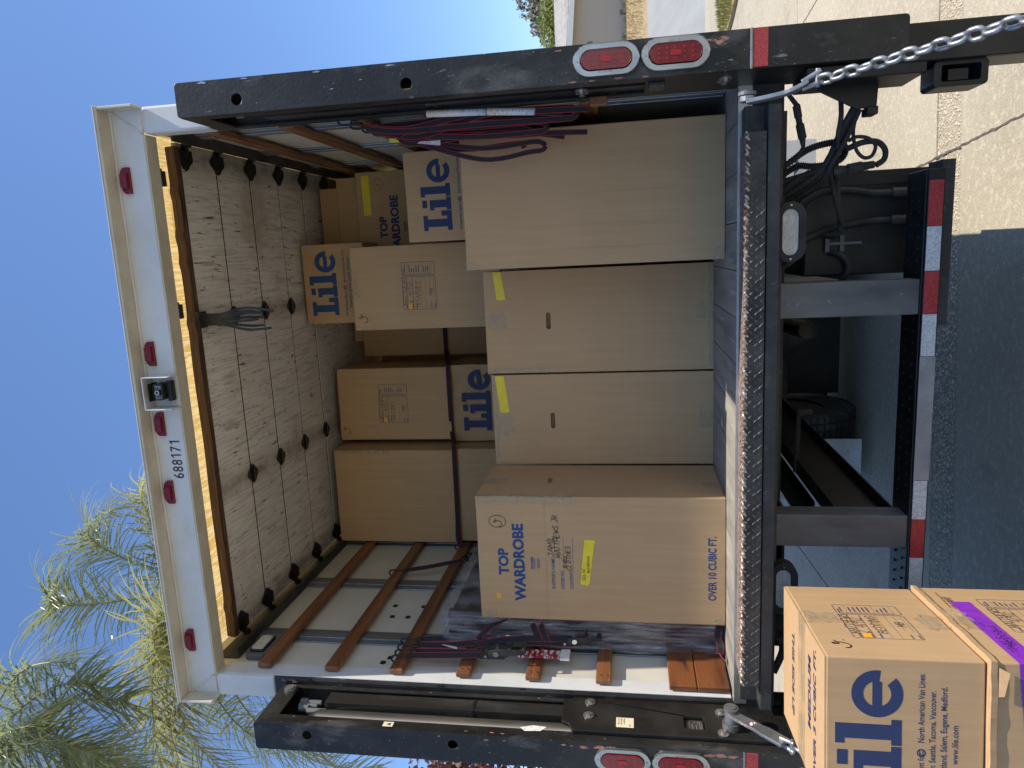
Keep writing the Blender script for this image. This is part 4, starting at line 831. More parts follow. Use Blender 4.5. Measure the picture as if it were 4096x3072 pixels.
# pump box with hoses
pbx = MB().box(.47, .842, .4, 1.0, .388, .9).build('pump_box', 'black_paint', T, bevel=.006)
MB().box(.80, .85, .392, .3995, .385, .86).box(.47, .7995, .392, .3995, .386, .41).build('box_flange', 'black_steel', pbx)
MB().box(.56, .62, .385, .3985, .76, .775).box(.585, .595, .38, .3845, .70, .82).box(.56, .62, .375, .3795, .815, .83).build('latch', 'grey_steel', pbx)
def hose(pts, r, name='hose', mat='rubber', par=T, n=6): return MB().tube(spl(pts, n), r, 8).build(name, mat, par, smooth=True)
hose([(.714, .38, .94), (.754, .38, .898), (.781, .375, .84), (.781, .37, .753), (.767, .37, .666), (.766, .37, .6)], .012)
MB().tube([(.766, .37, .605), (.764, .37, .518)], .017, 10).tube([(.766, .37, .548), (.766, .37, .53)], .022, 6).build('hose_end', 'grime_steel', T)
hose([(.589, .3, .96), (.63, .37, .853), (.651, .37, .789), (.66, .37, .725), (.668, .37, .656), (.668, .37, .6)], .012)
MB().tube([(.668, .37, .605), (.666, .37, .516)], .017, 10).tube([(.666, .37, .548), (.666, .37, .53)], .022, 6).build('hose_end', 'grime_steel', T)
hose([(.557, .39, .81), (.546, .37, .774), (.514, .37, .75), (.483, .37, .749), (.447, .39, .765)], .011)
hose([(1.017, 0, .841), (.972, .02, .864), (.925, .04, .88), (.878, .07, .899), (.835, .1, .921), (.797, .12, .969), (.758, .15, 1.03)], .0105)
hose([(1.018, 0, .848), (.953, .02, .878), (.905, .05, .892), (.858, .08, .908), (.832, .11, .947), (.811, .13, 1.03)], .010)
hose([(1.007, 0, .834), (.961, .02, .849), (.914, .03, .867), (.867, .06, .888), (.818, .1, .905), (.79, .14, .93), (.74, .2, 1.0)], .010)
hose([(1.048, 0, .89), (.991, 0, .887), (.941, .01, .891), (.9, .04, .885)], .008)
hose([(.919, .05, .849), (.93, .05, .824), (.923, .05, .788), (.898, .05, .766), (.868, .05, .776), (.864, .05, .801), (.892, .05, .825), (.944, .05, .835), (.985, .03, .835)], .006, n=8)
hose([(.893, .06, .855), (.912, .06, .805), (.912, .06, .76), (.887, .06, .734), (.856, .06, .735), (.838, .06, .76)], .0095, n=8)
pl = MB(); pl.tube([(.841, .06, .765), (.838, .06, .8), (.837, .06, .803), (.831, .06, .846), (.83, .06, .85), (.827, .06, .874), (.826, .06, .89)], [.012, .013, .017, .017, .013, .015, .012], 10); pl.build('cable_plug', 'rubber', T)
def conduit(pts): P = spl(pts, 14); MB().tube(P, [.0125 if i % 2 else .0095 for i in range(len(P))], 10).build('corrugated_conduit', 'rubber', T)
conduit([(.83, .12, 1.07), (.874, .1, 1.012), (.905, .1, .965), (.92, .1, .913), (.922, .1, .866), (.9, .09, .847), (.869, .09, .859), (.853, .09, .901), (.851, .1, .948), (.856, .11, .99), (.837, .12, 1.027), (.81, .13, 1.07)])
hose([(.866, .14, .88), (.825, .2, .861), (.768, .2, .851), (.699, .22, .827), (.652, .25, .804)], .008)
hose([(.865, .15, .86), (.803, .22, .836), (.717, .24, .822), (.642, .26, .809), (.615, .28, .822), (.621, .34, .842)], .009)
pl = MB(); pl.tube([(1.08, .02, 1.05), (1.04, .02, 1.02), (1.036, .02, 1.019), (1.0, .02, 1.012), (.996, .02, 1.011), (.98, .02, 1.008), (.976, .02, 1.007), (.935, .02, .998), (.93, .02, .998), (.905, .02, .995), (.878, .04, 1.008), (.85, .08, 1.05)], [.007, .008, .0125, .0125, .010, .010, .0135, .0135, .010, .0065, .0065, .0065], 10); pl.build('cable_plug', 'rubber', T)
pl = MB(); pl.tube([(.835, .12, .95), (.82, .12, .98), (.818, .12, .984), (.79, .13, 1.02), (.76, .14, 1.06)], [.009, .009, .015, .015, .009], 10); pl.build('cable_plug', 'rubber', T)
hose([(.506, .1, 1.08), (.522, .1, 1.038), (.549, .1, 1.0), (.6, .2, .96)], .011)
hose([(-.64, .1, 1.07), (-.60, .15, 1.06), (-.56, .2, 1.08)], .012, 'corrugated_conduit')
hose([(-.86, .1, 1.03), (-.95, .15, 1.0), (-1.03, .12, 1.04)], .014)
MB().box(-.86, -.8, .12, .2, .99, 1.08).box(-.9, -.82, .13, .19, 1.04, 1.084).build('latch_block', 'rubber', T, bevel=.004)
# things on the right inner side
MB().tube([(1.108, .04, 2.25), (1.10, .045, 2.04)], .012, 10).tube([(1.10, .045, 2.035), (1.088, .045, 1.87)], .0125, 10).build('plastic_tube', 'paper_tag', T, smooth=True)
MB().box(1.083, 1.112, .0, .03, 1.62, 1.68).build('wood_block', 'slat_wood', T, bevel=.004)
for z in (1.7, 1.255): 
    for y in (-.06, -.1): inst('bolt', bol, T, (1.1145, y, z), (0, 0, -PI/2))
MB().box(1.098, 1.1145, -.135, -.075, 1.44, 1.49).build('handle_pocket', 'black_gloss', T, bevel=.003)

# ================================================================ CARTONS
class Carton:
    def __init__(s, name, label, x0, x1, y, zb, zt, dep, rz=0, mat='cardboard', group=None, hole=None, seed=0, crush=0.0):
        s.w, s.d, s.h = x1-x0, dep, zt-zb; s.r = empty(name, ((x0+x1)/2, y, zb), rz); tag(s.r, label, 'cardboard box', group)
        s.ox = (x0+x1)/2; s.oz = zb; w, d, h = s.w, s.d, s.h
        y0 = .0145 if hole else 0
        bm = bmesh.new(); bmesh.ops.create_cube(bm, size=1)
        for v in bm.verts: v.co = Vector((v.co.x*w, y0+(v.co.y+.5)*(d-y0), (v.co.z+.5)*h))
        bmesh.ops.subdivide_edges(bm, edges=bm.edges[:], cuts=8, use_grid_fill=True)
        for v in bm.verts:
            c = v.co; e = 1.0
            fx = 1-abs(c.x)/(w/2); fz = min(c.z, h-c.z)/(h/2); fy = min(c.y-y0, d-c.y)/(d/2)
            k = noise.noise(Vector((c.x*3+seed*7.3, c.y*3, c.z*2.2+seed)))
            dep_ = .010*crush*(1+k)
            if fy < 1e-4: v.co.y += dep_*min(1, 6*fx)*min(1, 6*fz)*(1 if c.y < d/2 else -1)
            if fx < 1e-4: v.co.x -= math.copysign(dep_*min(1, 6*fy)*min(1, 6*fz), c.x)
            if crush: v.co += Vector((noise.noise(c*5+Vector((seed, 0, 0))), noise.noise(c*5+Vector((0, seed, 3))), noise.noise(c*5+Vector((3, 0, seed)))))*.014*crush
            elif fz < 1e-4: v.co.z += noise.noise(c*4+Vector((0, seed, 3)))*.0022*(1 if c.z > h/2 and True else .3)
        me = bpy.data.meshes.new('carton_body'); bm.normal_update(); bm.to_mesh(me); bm.free(); me.materials.append(MATS[mat])
        o = bpy.data.objects.new('carton_body', me); COL.objects.link(o); o.parent = s.r; b = o.modifiers.new('bevel', 'BEVEL'); b.width = .0045; b.segments = 2; b.limit_method = 'ANGLE'; b.angle_limit = math.radians(50)
        s.body = o
        if hole:
            hx, hz = hole[0]-s.ox, hole[1]-s.oz
            MB().plate([rect(-w/2, w/2, 0, h), stadium(hx, hz, .078, .021, vert=False)], lambda a, b, dd: (a, dd, b), .014).build('front_panel', mat, s.r)
            MB().plate([stadium(hx, hz-.002, .09, .03, vert=False)], lambda a, b, dd: (a, .0142+dd*.1, b), .001).build('handle_hole', 'cardboard_core', s.r)
    # print onto the front face in world x/z of the un-turned carton
    def fr(s, off=.0004): return lambda a, b, d: (a-s.ox, -off-d, b-s.oz)
    def sd(s, off=.0004): return lambda a, b, d: (s.w/2+off+d, a, b)
    def tp(s, off=.0012): return lambda a, b, d: (a, b, s.h+off+d)
    def put(s, name, mb, mat, label=None): return mb.build(name, mat, s.r, label=label)
    def words(s, items, fn, mat):
        for (t, x0, x1, z, cap, bold) in items:
            mb = MB(); put_text(mb, t, x0, x1, z, cap, fn, bold); mb.build('printed_words', mat, s.r)
    def tape(s, x0, x1, z0, z1, face='f', mat='clear_tape', name='packing_tape', off=.0018, ragged=.004, seed=1):
        r = random.Random(seed); fn = {'f': s.fr(off), 's': s.sd(off), 't': s.tp(off)}[face]; n = 7; mb = MB(); vs = []
        for i in range(n+1):
            for j in range(n+1):
                a = x0+(x1-x0)*i/n; b = z0+(z1-z0)*j/n; e = (i in (0, n)) or (j in (0, n))
                a += r.uniform(-1, 1)*ragged*(e); b += r.uniform(-1, 1)*ragged*e
                vs.append(fn(a, b, r.uniform(0, .002)*(not e)))
        mb.add(vs, [(i*(n+1)+j, (i+1)*(n+1)+j, (i+1)*(n+1)+j+1, i*(n+1)+j+1) for i in range(n) for j in range(n)])
        return mb.build(name, mat, s.r)
    def strip(s, pts, mat, name, face='f', off=.0016):
        fn = {'f': s.fr(off), 's': s.sd(off), 't': s.tp(off)}[face]
        return MB().plate([pts], fn, .0004).build(name, mat, s.r)
def sig(mb, x, z, h, wd, fn, sgn=1):
    """looped initials scrawled on the cartons"""
    P = [(x, z+.35*h), (x+.08*h, z+.1*h), (x+.35*h, z), (x+.6*h, z+.18*h), (x+.72*h, z+.55*h), (x+.62*h, z+.9*h), (x+.5*h, z+.85*h), (x+.55*h, z+.6*h), (x+.95*h, z+.75*h)]
    stroke(mb, [(p.x, p.y) for p in spl([(a, b, 0) for a, b in P], 4)], wd, fn); stroke(mb, [(x+1.0*h, z+.2*h), (x+1.04*h, z+.24*h)], wd, fn)
def form(c, fn, x0, x1, z0, z1, lines, seed=1, bl='blue_print'):
    """printed packing form with rounded frames, rules and tick boxes, filled in by hand"""
    mb = MB(); W = x1-x0; H = z1-z0; xm = x0+W*.695; xr = x0+W*.715; t = .0022
    def frame(a0, a1, b0, b1, r=.008, t=t): mb.plate([rrect(a0, a1, b0, b1, r), rrect(a0+t, a1-t, b0+t, b1-t, r*.75)], fn, 0)
    frame(x0, xm, z0, z1); frame(xr, x1, z0, z1)
    rules = ((.86, .0018), (.68, .0022), (.57, .0009), (.44, .0009), (.3, .0009), (.17, .0009), (.06, .0009))
    for f, th in rules: mb.plate([rect(x0+.004+(W*.2 if f < .2 else 0), xm-.004, z0+H*f, z0+H*f+th)], fn, 0)
    bx = xr+W*.02; r = random.Random(seed)
    for i in range(12):
        b = z1-.022-i*(H-.03)/12; sz = H*.04
        mb.plate([rect(bx, bx+sz, b, b+sz), rect(bx+.0009, bx+sz-.0009, b+.0009, b+sz-.0009)], fn, 0)
        if i not in (1, 7, 11): mb.plate([rect(bx+sz*1.6, bx+sz*1.6+r.uniform(.02, .04)*W/.25, b+.001, b+sz*.75)], fn, 0)
        else: mb.plate([rect(bx+sz*1.6, x1-.006, b, b+.0009)], fn, 0)
    mb.plate([rect(xr+W*.02, xr+W*.15, z1-.012, z1-.008)], fn, 0)
    for f in (.88, .70, .58, .14, .03): mb.plate([rect(x0+.006, x0+W*.13, z0+H*f, z0+H*f+.0035)], fn, 0)
    mb.build('printed_form', bl, c.r)
    hb = MB()
    for i, (s_, f, hh, a0, a1) in enumerate(lines): hand(hb, s_, x0+W*a0, x0+W*a1, z0+H*f, H*hh, .0017, fn, seed=seed*10+i, rise=.02)
    fn2 = lambda a, b, d: fn(a, b, .0004)
    hb.v = []; hb.f = []; hb.m = []
    for i, (s_, f, hh, a0, a1) in enumerate(lines): hand(hb, s_, x0+W*a0, x0+W*a1, z0+H*f, H*hh, .0017, fn2, seed=seed*10+i, rise=.02)
    hb.build('handwriting', 'marker_ink', c.r)
    st = MB(); st.plate([rect(x0+.004, x0+W*.13, z0+H*.72, z0+H*.84)], lambda a, b, d: fn(a, b, .0006), 0); st.build('lot_sticker', 'orange_sticker', c.r)
WORDS = ('An Interstate Agent for      North American Van Lines:', 'Washington: Seattle, Tacoma, Vancouver.', 'Oregon: Portland, Salem, Eugene, Medford.', 'www.lile.com')
def lile(c, fn, xl, zb, h, mat='blue_print', small=True, xs=1.0, tw=None):
    mb = MB(); W = logo(mb, xl, zb, h, fn, xs=xs)
    if small:
        cx = xl+W*.5; k = h*2.43
        for i, (t, wd) in enumerate(zip(WORDS, (.97, .74, .8, .27))):
            put_text(mb, t, cx-k*wd/2+.01*h, cx+k*wd/2+.01*h, zb-h*(.34+.17*i), h*.095, fn, .012)
        y = zb-h*.30; x = cx-k*.485+k*.97*.435; r = h*.07
        mb.plate([circ(x, y, r, 16), circ(x, y, r*.72, 16)], fn, 0)
        for q in (-.35, .35): mb.plate([rect(x-r*.62, x+r*.62, y+q*r-.12*r, y+q*r+.12*r)], fn, 0)
    return mb.build('printed_logo', mat, c.r)
G1 = 'cartons loaded in the truck'
# --- front row on the truck floor
W1 = Carton('wardrobe_box', 'tall wardrobe box printed TOP WARDROBE with a yellow handwritten note', -.94, -.388, .30, FZ, 2.222, .45, group=G1, seed=1)
f = W1.fr(); BB = 'blue_print_bright'
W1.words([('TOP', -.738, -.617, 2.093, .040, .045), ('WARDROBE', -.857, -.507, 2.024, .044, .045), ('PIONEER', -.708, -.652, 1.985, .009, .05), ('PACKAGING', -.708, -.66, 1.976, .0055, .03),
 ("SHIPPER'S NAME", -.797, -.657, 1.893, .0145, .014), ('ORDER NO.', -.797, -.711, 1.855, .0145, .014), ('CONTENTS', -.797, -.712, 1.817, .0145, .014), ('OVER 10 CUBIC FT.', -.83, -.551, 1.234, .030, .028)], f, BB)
for z in (1.966, 1.9615, 1.957): W1.put('printed_line', MB().plate([rect(-.706, -.655-RND.uniform(0, .02), z, z+.002)], f, 0), BB)
for x0, z in ((-.653, 1.892), (-.705, 1.854), (-.708, 1.815)): W1.put('printed_rule', MB().plate([rect(x0, -.563, z, z+.0016)], f, 0), BB)
hb = MB(); f2 = W1.fr(.0016)
hand(hb, 'JAMIL', -.652, -.555, 1.897, .022, .0022, f2, seed=3); hand(hb, 'MATTHEWS JR', -.657, -.465, 1.866, .024, .0022, f2, seed=4, rise=.05); hand(hb, 'BABY', -.70, -.645, 1.842, .014, .002, f2, seed=5); hand(hb, 'CLOTHES', -.712, -.60, 1.822, .020, .0022, f2, seed=6, rise=.05)
W1.put('handwriting', hb, 'marker_ink'); hb = MB()
stroke(hb, [(-.497+.030*math.cos(a)*.9, 2.130+.036*math.sin(a)) for a in [i*PI/12+.5 for i in range(26)]], .0022, f2); sig(hb, -.52, 2.112, .038, .0022, f2)
W1.put('handwriting', hb, 'marker_ink')
W1.strip([(-.573, 1.766), (-.575, 1.722), (-.77, 1.75), (-.779, 1.757), (-.772, 1.788)], 'yellow_tape', 'yellow_note')
hb = MB(); f3 = W1.fr(.0026); hand(hb, 'SELAS', -.755, -.70, 1.766, .011, .0015, f3, seed=8); hand(hb, 'BEDROOM', -.72, -.645, 1.746, .011, .0015, f3, seed=9); W1.put('note_writing', hb, 'marker_ink')
W1.strip(rect(-.845, -.822, 2.128, 2.15), 'orange_sticker', 'lot_sticker')
W1.tape(-.392, -.388, 1.8, 2.21, 'f', off=.002); W1.tape(0, .03, 2.0-FZ-.2, 2.215-FZ, 's', seed=4); W1.tape(-.935, -.9, 2.15, 2.22, 'f', seed=5, off=.001); W1.tape(-.938, -.905, 1.2, 1.25, 'f', seed=6); W1.tape(-.42, -.39, 1.80, 2.215, 'f', seed=7, ragged=.002)
W1.tape(.16, .24, .92, 1.02, 's', seed=9); W1.tape(.12, .2, 0.01, .08, 's', seed=10)
mb = MB(); mb.plate([stadium(.215, 1.925-FZ, .07, .02, vert=False)], W1.sd(.0008), 0); W1.put('handle_hole', mb, 'cardboard_core')
cre = MB()
for x0, x1, z in ((-.937, -.39, 1.9295), (-.937, -.39, 1.9275)): cre.plate([rect(x0, x1, z, z+.0008)], W1.fr(.0012), 0)
W1.put('score_line', cre, 'cardboard_pale')

R1 = Carton('wardrobe_box', 'plain tall wardrobe box nearest the right wall', .553, 1.083, .362, FZ, 2.213, .50, -.01, 'cardboard_pale', G1, seed=2)
R1.tape(.553, .6, 1.2, 1.24, seed=11); R1.tape(.556, .585, 2.18, 2.21, seed=12)
cr = MB()
for x in (.62, .70, .71, .83): cr.plate([rect(x, x+.0012, 1.25+RND.uniform(0, .3), 2.0-RND.uniform(0, .3))], R1.fr(.0012), 0)
R1.put('crease', cr, 'cardboard')
W2 = Carton('wardrobe_box', 'tall plain box with oval hand hole and yellow tape, beside the largest right box', .06, .533, .755, FZ, 2.226, .385, .012, 'cardboard_pale', G1, hole=(.30, 1.931), seed=3)
W3 = Carton('wardrobe_box', 'tall plain box with oval hand hole and yellow tape, right of TOP WARDROBE box', -.383, .050, .757, FZ, 2.211, .385, -.008, 'cardboard_pale', G1, hole=(-.172, 1.928), seed=4)
W2.strip([(.403, 2.126), (.402, 2.168), (.532, 2.181), (.53, 2.143)], 'yellow_tape', 'yellow_tape')
W3.strip([(-.128, 2.133), (-.131, 2.177), (.046, 2.195), (.047, 2.152)], 'yellow_tape', 'yellow_tape')
W2.tape(.27, .34, 2.13, 2.222, seed=21, ragged=.01); W2.tape(.062, .085, 1.93, 2.22, seed=22); W2.tape(.29, .37, 1.197, 1.27, seed=23); W2.tape(.075, .53, 1.2, 1.222, seed=24)
W3.tape(-.24, -.14, 2.12, 2.208, seed=25, ragged=.01); W3.tape(-.36, .04, 2.19, 2.209, seed=26); W3.tape(-.205, -.13, 1.199, 1.265, seed=27)

# --- second row and the stacks behind it
C = Carton('wardrobe_box', 'plain carton hidden behind the right wardrobe box', .60, 1.11, .90, FZ, 2.205, .42, group=G1, seed=5)
LR = Carton('medium_box', 'pale box with large blue logo near the right wall', .688, 1.108, .90, 2.2095, 2.612, .42, -.03, 'cardboard_pale', G1, seed=6)
lile(LR, LR.fr(), .738, 2.39, .142, xs=.96)
C = Carton('wardrobe_box', 'plain carton under the box with the printed form marked STATUES', .2, .66, 1.165, FZ, 2.212, .43, group=G1, seed=7)
ST = Carton('dish_box', 'tall pale box with a filled in form, STATUES written on it', .243, .684, 1.155, 2.2125, 3.022, .44, .01, 'cardboard_pale', G1, seed=8)
form(ST, ST.fr(), .345, .595, 2.562, 2.744, (('MATTHEWS', .86, .12, .1, .7), ('6041912', .70, .14, .14, .6), ('STATUES', .46, .14, .08, .6), ('MB', .1, .1, .3, .45)), 2)
hb = MB(); sig(hb, .283, 2.948, .05, .003, ST.fr(.0012)); ST.put('handwriting', hb, 'marker_ink')
ST.tape(.42, .53, 2.985, 3.02, seed=31); 
LU = Carton('medium_box', 'box with large blue logo on top of the STATUES box', .268, .715, 1.37, 3.026, 3.392, .4, .0, 'cardboard', G1, seed=9)
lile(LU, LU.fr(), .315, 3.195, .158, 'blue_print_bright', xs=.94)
LU.tape(.27, .30, 3.35, 3.39, seed=33)
C = Carton('wardrobe_box', 'plain carton under the rear TOP WARDROBE box', .62, 1.12, 1.60, FZ, 2.098, .45, group=G1, seed=10)
WB = Carton('wardrobe_box', 'shaded wardrobe box printed TOP WARDROBE far back at the right wall', .585, 1.118, 1.61, 2.10, 3.128, .45, 0, 'cardboard', G1, seed=11)
f = WB.fr()
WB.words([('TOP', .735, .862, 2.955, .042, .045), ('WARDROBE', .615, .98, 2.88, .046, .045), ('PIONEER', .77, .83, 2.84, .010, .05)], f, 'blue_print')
for z in (2.83, 2.822, 2.815): WB.put('printed_line', MB().plate([rect(.772, .82, z, z+.003)], f, 0), 'blue_print')
WB.strip([(1.098, 3.09), (.872, 3.088), (.873, 3.043), (1.098, 3.045)], 'yellow_tape', 'yellow_tape')
hb = MB(); f2 = WB.fr(.0014); stroke(hb, [(1.04+.034*math.cos(a), 2.99+.03*math.sin(a)) for a in [i*PI/10 for i in range(21)]], .002, f2); sig(hb, 1.022, 2.975, .03, .002, f2); WB.put('handwriting', hb, 'marker_ink')
F1 = Carton('flat_box', 'long flat brown carton lying on the rear wardrobe box', .70, 1.10, 1.66, 3.1295, 3.27, .36, .03, group=G1, seed=12)
F2 = Carton('flat_box', 'smaller flat brown carton just under the door panels', .70, 1.045, 1.68, 3.272, 3.385, .34, -.02, group=G1, seed=13)
L3 = Carton('large_box', 'plain carton at the bottom of the left rear stack', -1.085, -.51, 1.47, FZ, 1.893, .48, group=G1, seed=14)
L2 = Carton('large_box', 'plain carton below the strap in the left rear stack', -1.08, -.505, 1.465, 1.894, 2.592, .48, group=G1, seed=15)
L1 = Carton('large_box', 'large plain brown carton near the ceiling at left rear', -1.088, -.512, 1.455, 2.5935, 3.352, .48, .01, group=G1, seed=16)
L1.tape(-.53, -.51, 3.0, 3.35, seed=41)
P3 = Carton('medium_box', 'plain carton under the crumpled logo box', -.49, -.03, 1.62, FZ, 2.198, .45, group=G1, seed=17)
P2 = Carton('medium_box', 'crumpled box with large blue logo between the stacks, below the PILLOWS box', -.497, -.028, 1.61, 2.20, 2.632, .45, .0, group=G1, seed=18, crush=1.0)
lile(P2, P2.fr(.004), -.43, 2.395, .17, xs=.90, small=False)
PI_ = Carton('dish_box', 'tall box with a filled in form, PILLOWS written on it', -.48, -.036, 1.60, 2.64, 3.35, .44, .045, group=G1, seed=19)
form(PI_, PI_.fr(), -.374, -.134, 2.908, 3.092, (('MATTHEWS', .86, .12, .1, .7), ('6041912', .70, .14, .14, .6), ('PILLOWS', .46, .14, .08, .55), ('MB', .1, .1, .3, .45)), 3)
hb = MB(); sig(hb, -.44, 3.285, .05, .003, PI_.fr(.0012)); PI_.put('handwriting', hb, 'marker_ink')
fb = MB(); fb.add([(-.2, .0, .71), (.2, .0, .71), (.17, .06, .745), (-.15, .06, .752), (-.2, .003, .712), (.2, .003, .712), (.17, .063, .747), (-.15, .063, .754)], [(0, 1, 2, 3), (7, 6, 5, 4), (0, 4, 5, 1), (2, 6, 7, 3), (1, 5, 6, 2), (0, 3, 7, 4)]); fb.build('lid_flap', 'cardboard_core', PI_.r)
C3 = Carton('large_box', 'plain carton at the foot of the middle rear stack', -.015, .46, 1.99, FZ, 2.06, .45, group=G1, seed=20)
C2 = Carton('large_box', 'plain carton below the strap in the middle rear stack', -.015, .46, 1.985, 2.061, 2.742, .45, group=G1, seed=21)
C1 = Carton('large_box', 'plain carton above the strap in the middle rear stack', -.012, .46, 1.98, 2.743, 3.30, .45, group=G1, seed=22)
N1 = Carton('flat_box', 'narrow carton lying on the middle rear stack', .09, .42, 1.99, 3.3015, 3.36, .3, .05, 'cardboard_pale', G1, seed=23)
# --- hidden cartons added farther in to close bright gaps between the stacks
for i, (x0, x1, y, zt, lb) in enumerate(((-1.08, -.5, 2.05, 2.9, 'left'), (-.48, .06, 2.52, 3.38, 'left middle'), (.07, .58, 2.52, 3.0, 'right middle'), (.6, 1.12, 2.15, 3.05, 'right'))):
    Carton('large_box', 'tall plain carton added deep inside the truck to block light, '+lb+' of the row', x0, x1, y, FZ, zt, .5, group=G1, seed=40+i)
# --- cartons behind the truck in the sun
B2 = Carton('medium_box', 'lower sunlit carton with purple tape, at the right lower corner', -.975, -.50, -.668, .25, .648, .545, .1, 'cardboard', 'cartons stacked behind the truck', seed=31)
B1 = Carton('medium_box', 'upper sunlit carton with large blue logo, BEDDING written on its side form', -.965, -.505, -.66, .652, 1.050, .535, .103, 'cardboard', 'cartons stacked behind the truck', seed=32)
h1 = B1.h; w1 = B1.w
lile(B1, lambda a, b, d: (a, -.0004, b), -.205, .205, .165, xs=1.0)
form(B1, B1.sd(.0004), .125, .375, .10, .29, (('MATTHEWS', .85, .14, .12, .7), ('6041912', .69, .15, .14, .6), ('BEDDING', .46, .14, .14, .66), ('MB', .1, .12, .35, .5)), 5, 'blue_print')
hb = MB(); sig(hb, .055, .315, .05, .0035, B1.sd(.0014)); B1.put('handwriting', hb, 'marker_ink')
for t, x0, x1, yb, cap, flip in (('THIS SIDE UP', -.13, .15, .40, .03, -1), ('MEDIUM', -.07, .15, .155, .03, 1), ('OVER 3 CUBIC FT.', -.19, .2, .095, .026, 1)):
    mb = MB(); put_text(mb, t, x0, x1, 0, cap, (lambda a, b, d: (a, yb+b, h1+.0046)) if flip > 0 else (lambda a, b, d: (-a, yb-b, h1+.0046)), .035); B1.put('printed_words', mb, 'blue_print')
for y0, y1 in ((0.002, .266), (.269, .533)): MB().add([(x, y, z) for z in (h1+.0003, h1+.004) for x, y in ((-w1/2+.002, y0), (w1/2-.002, y0), (w1/2-.002, y1), (-w1/2+.002, y1))], [(3, 2, 1, 0), (4, 5, 6, 7), (0, 1, 5, 4), (1, 2, 6, 5), (2, 3, 7, 6), (3, 0, 4, 7)]).build('lid_flap', 'cardboard', B1.r)
B1.tape(-w1/2, w1/2, .225, .31, 't', off=.0052, seed=51); B1.tape(.225, .31, h1-.10, h1+.004, 's', seed=52, ragged=.008, off=.003); B1.tape(.2, .3, 0, .07, 's', seed=53, ragged=.014, off=.003)
# lower carton: rim of the lid bulging out, purple tape wrapped round the corner, form, writing
w2, h2 = B2.w, B2.h
rim = MB()
n = 16; pr = [(.0, -.02), (.005, -.019), (.006, -.003), (.004, -.0015), (-.006, -.0015)]
path = [((w2/2+.001, i*.545/n), (1, 0)) for i in range(n, -1, -1)]+[((w2/2-i*w2/n, -.001), (0, -1)) for i in range(1, n+1)]
vs = []
for i, ((x, y), (nx_, ny_)) in enumerate(path):
    k = 1+.5*noise.noise((i*.6, 2, 0))
    if i == n: nx_, ny_ = .7, -.7
    for o_, z in pr: vs.append((x+nx_*o_*k, y+ny_*o_*k, h2+z+.003*noise.noise((i*.5, 7, 0))))
k = len(pr); rim.add(vs, [(i*k+q, i*k+q+1, (i+1)*k+q+1, (i+1)*k+q) for i in range(len(path)-1) for q in range(k-1)])
rim.build('lid_rim', 'cardboard', B2.r, fix=True)
tn = MB(); tn.add([(w2/2-.01, -.008, h2-.02), (w2/2-.09, -.008, h2-.02), (w2/2-.085, -.014, h2-.032), (w2/2-.02, -.018, h2-.042)], [(0, 3, 2, 1)]); tn.build('torn_flap', 'cardboard', B2.r)
pt = MB(); pt.add([(w2/2+.002, .42, h2-.13), (w2/2+.002, .42, h2-.07), (w2/2+.002, -.0, h2-.07), (w2/2+.002, -.0, h2-.13), (w2/2, -.002, h2-.071), (w2/2, -.002, h2-.131), (w2/2-.22, -.002, h2-.09), (w2/2-.22, -.002, h2-.15)], [(0, 1, 2, 3), (3, 2, 4, 5), (5, 4, 6, 7)]); pt.build('purple_tape', 'purple_tape', B2.r)
hb = MB(); f2 = B2.sd(.0025); hand(hb, 'TOWELS', .06, .16, h2-.105, .02, .002, f2, seed=14); hand(hb, 'BEDDING', .11, .24, h2-.118, .018, .002, f2, seed=15); hand(hb, 'HALLWAY', .36, .46, h2-.085, .022, .0022, B2.sd(.0014), seed=16); stroke(hb, [(.37, h2-.055), (.5, h2-.06)], .0018, B2.sd(.0014)); B2.put('handwriting', hb, 'marker_ink')
form(B2, B2.sd(.0004), .2, .45, .05, .24, (('MATTHEWS', .85, .14, .12, .7), ('6041912', .69, .15, .14, .6)), 6, 'blue_print')
B2.tape(.2, .3, h2-.05, h2, 's', seed=61, ragged=.02, off=.02)

# ================================================================ STRETCH-WRAPPED PANEL
PN = empty('wrapped_furniture', (-1.02, .36, FZ+.002)); tag(PN, 'dark wooden panel in clear stretch wrap between the wardrobe box and left wall', 'furniture')
MB().box(-.048, .05, .012, .95, .004, 1.19).box(-.06, .06, .02, .06, .002, 1.2).box(-.06, .06, .86, .94, .002, 1.2).build('panel', 'dark_wood', PN, bevel=.006)
bm = bmesh.new(); bmesh.ops.create_cube(bm, size=1)
for v in bm.verts: v.co = Vector((v.co.x*.14, .48+v.co.y*1.0, .605+v.co.z*1.225))
bmesh.ops.subdivide_edges(bm, edges=bm.edges[:], cuts=26, use_grid_fill=True)
for v in bm.verts:
    c = v.co; k = noise.noise(Vector((c.x*30, c.y*5, c.z*7)))*.008+noise.noise(Vector((c.x*60, c.y*22, c.z*4)))*.005
    top = max(0, c.z-1.0)*.18
    v.co.x += (k-top*.0)*(1 if c.x > 0 else -1)-.018*(1-c.z/1.2)*(1 if c.x < 0 else 0)
    v.co.y += noise.noise(Vector((c.x*12, 9, c.z*6)))*.012*(1 if c.y < .3 else 0)
    v.co.z = max(.004, v.co.z)
me = bpy.data.meshes.new('stretch_wrap'); bm.to_mesh(me); bm.free(); me.materials.append(MATS['stretch_wrap']); [setattr(p, 'use_smooth', True) for p in me.polygons]
o = bpy.data.objects.new('stretch_wrap', me); COL.objects.link(o); o.parent = PN

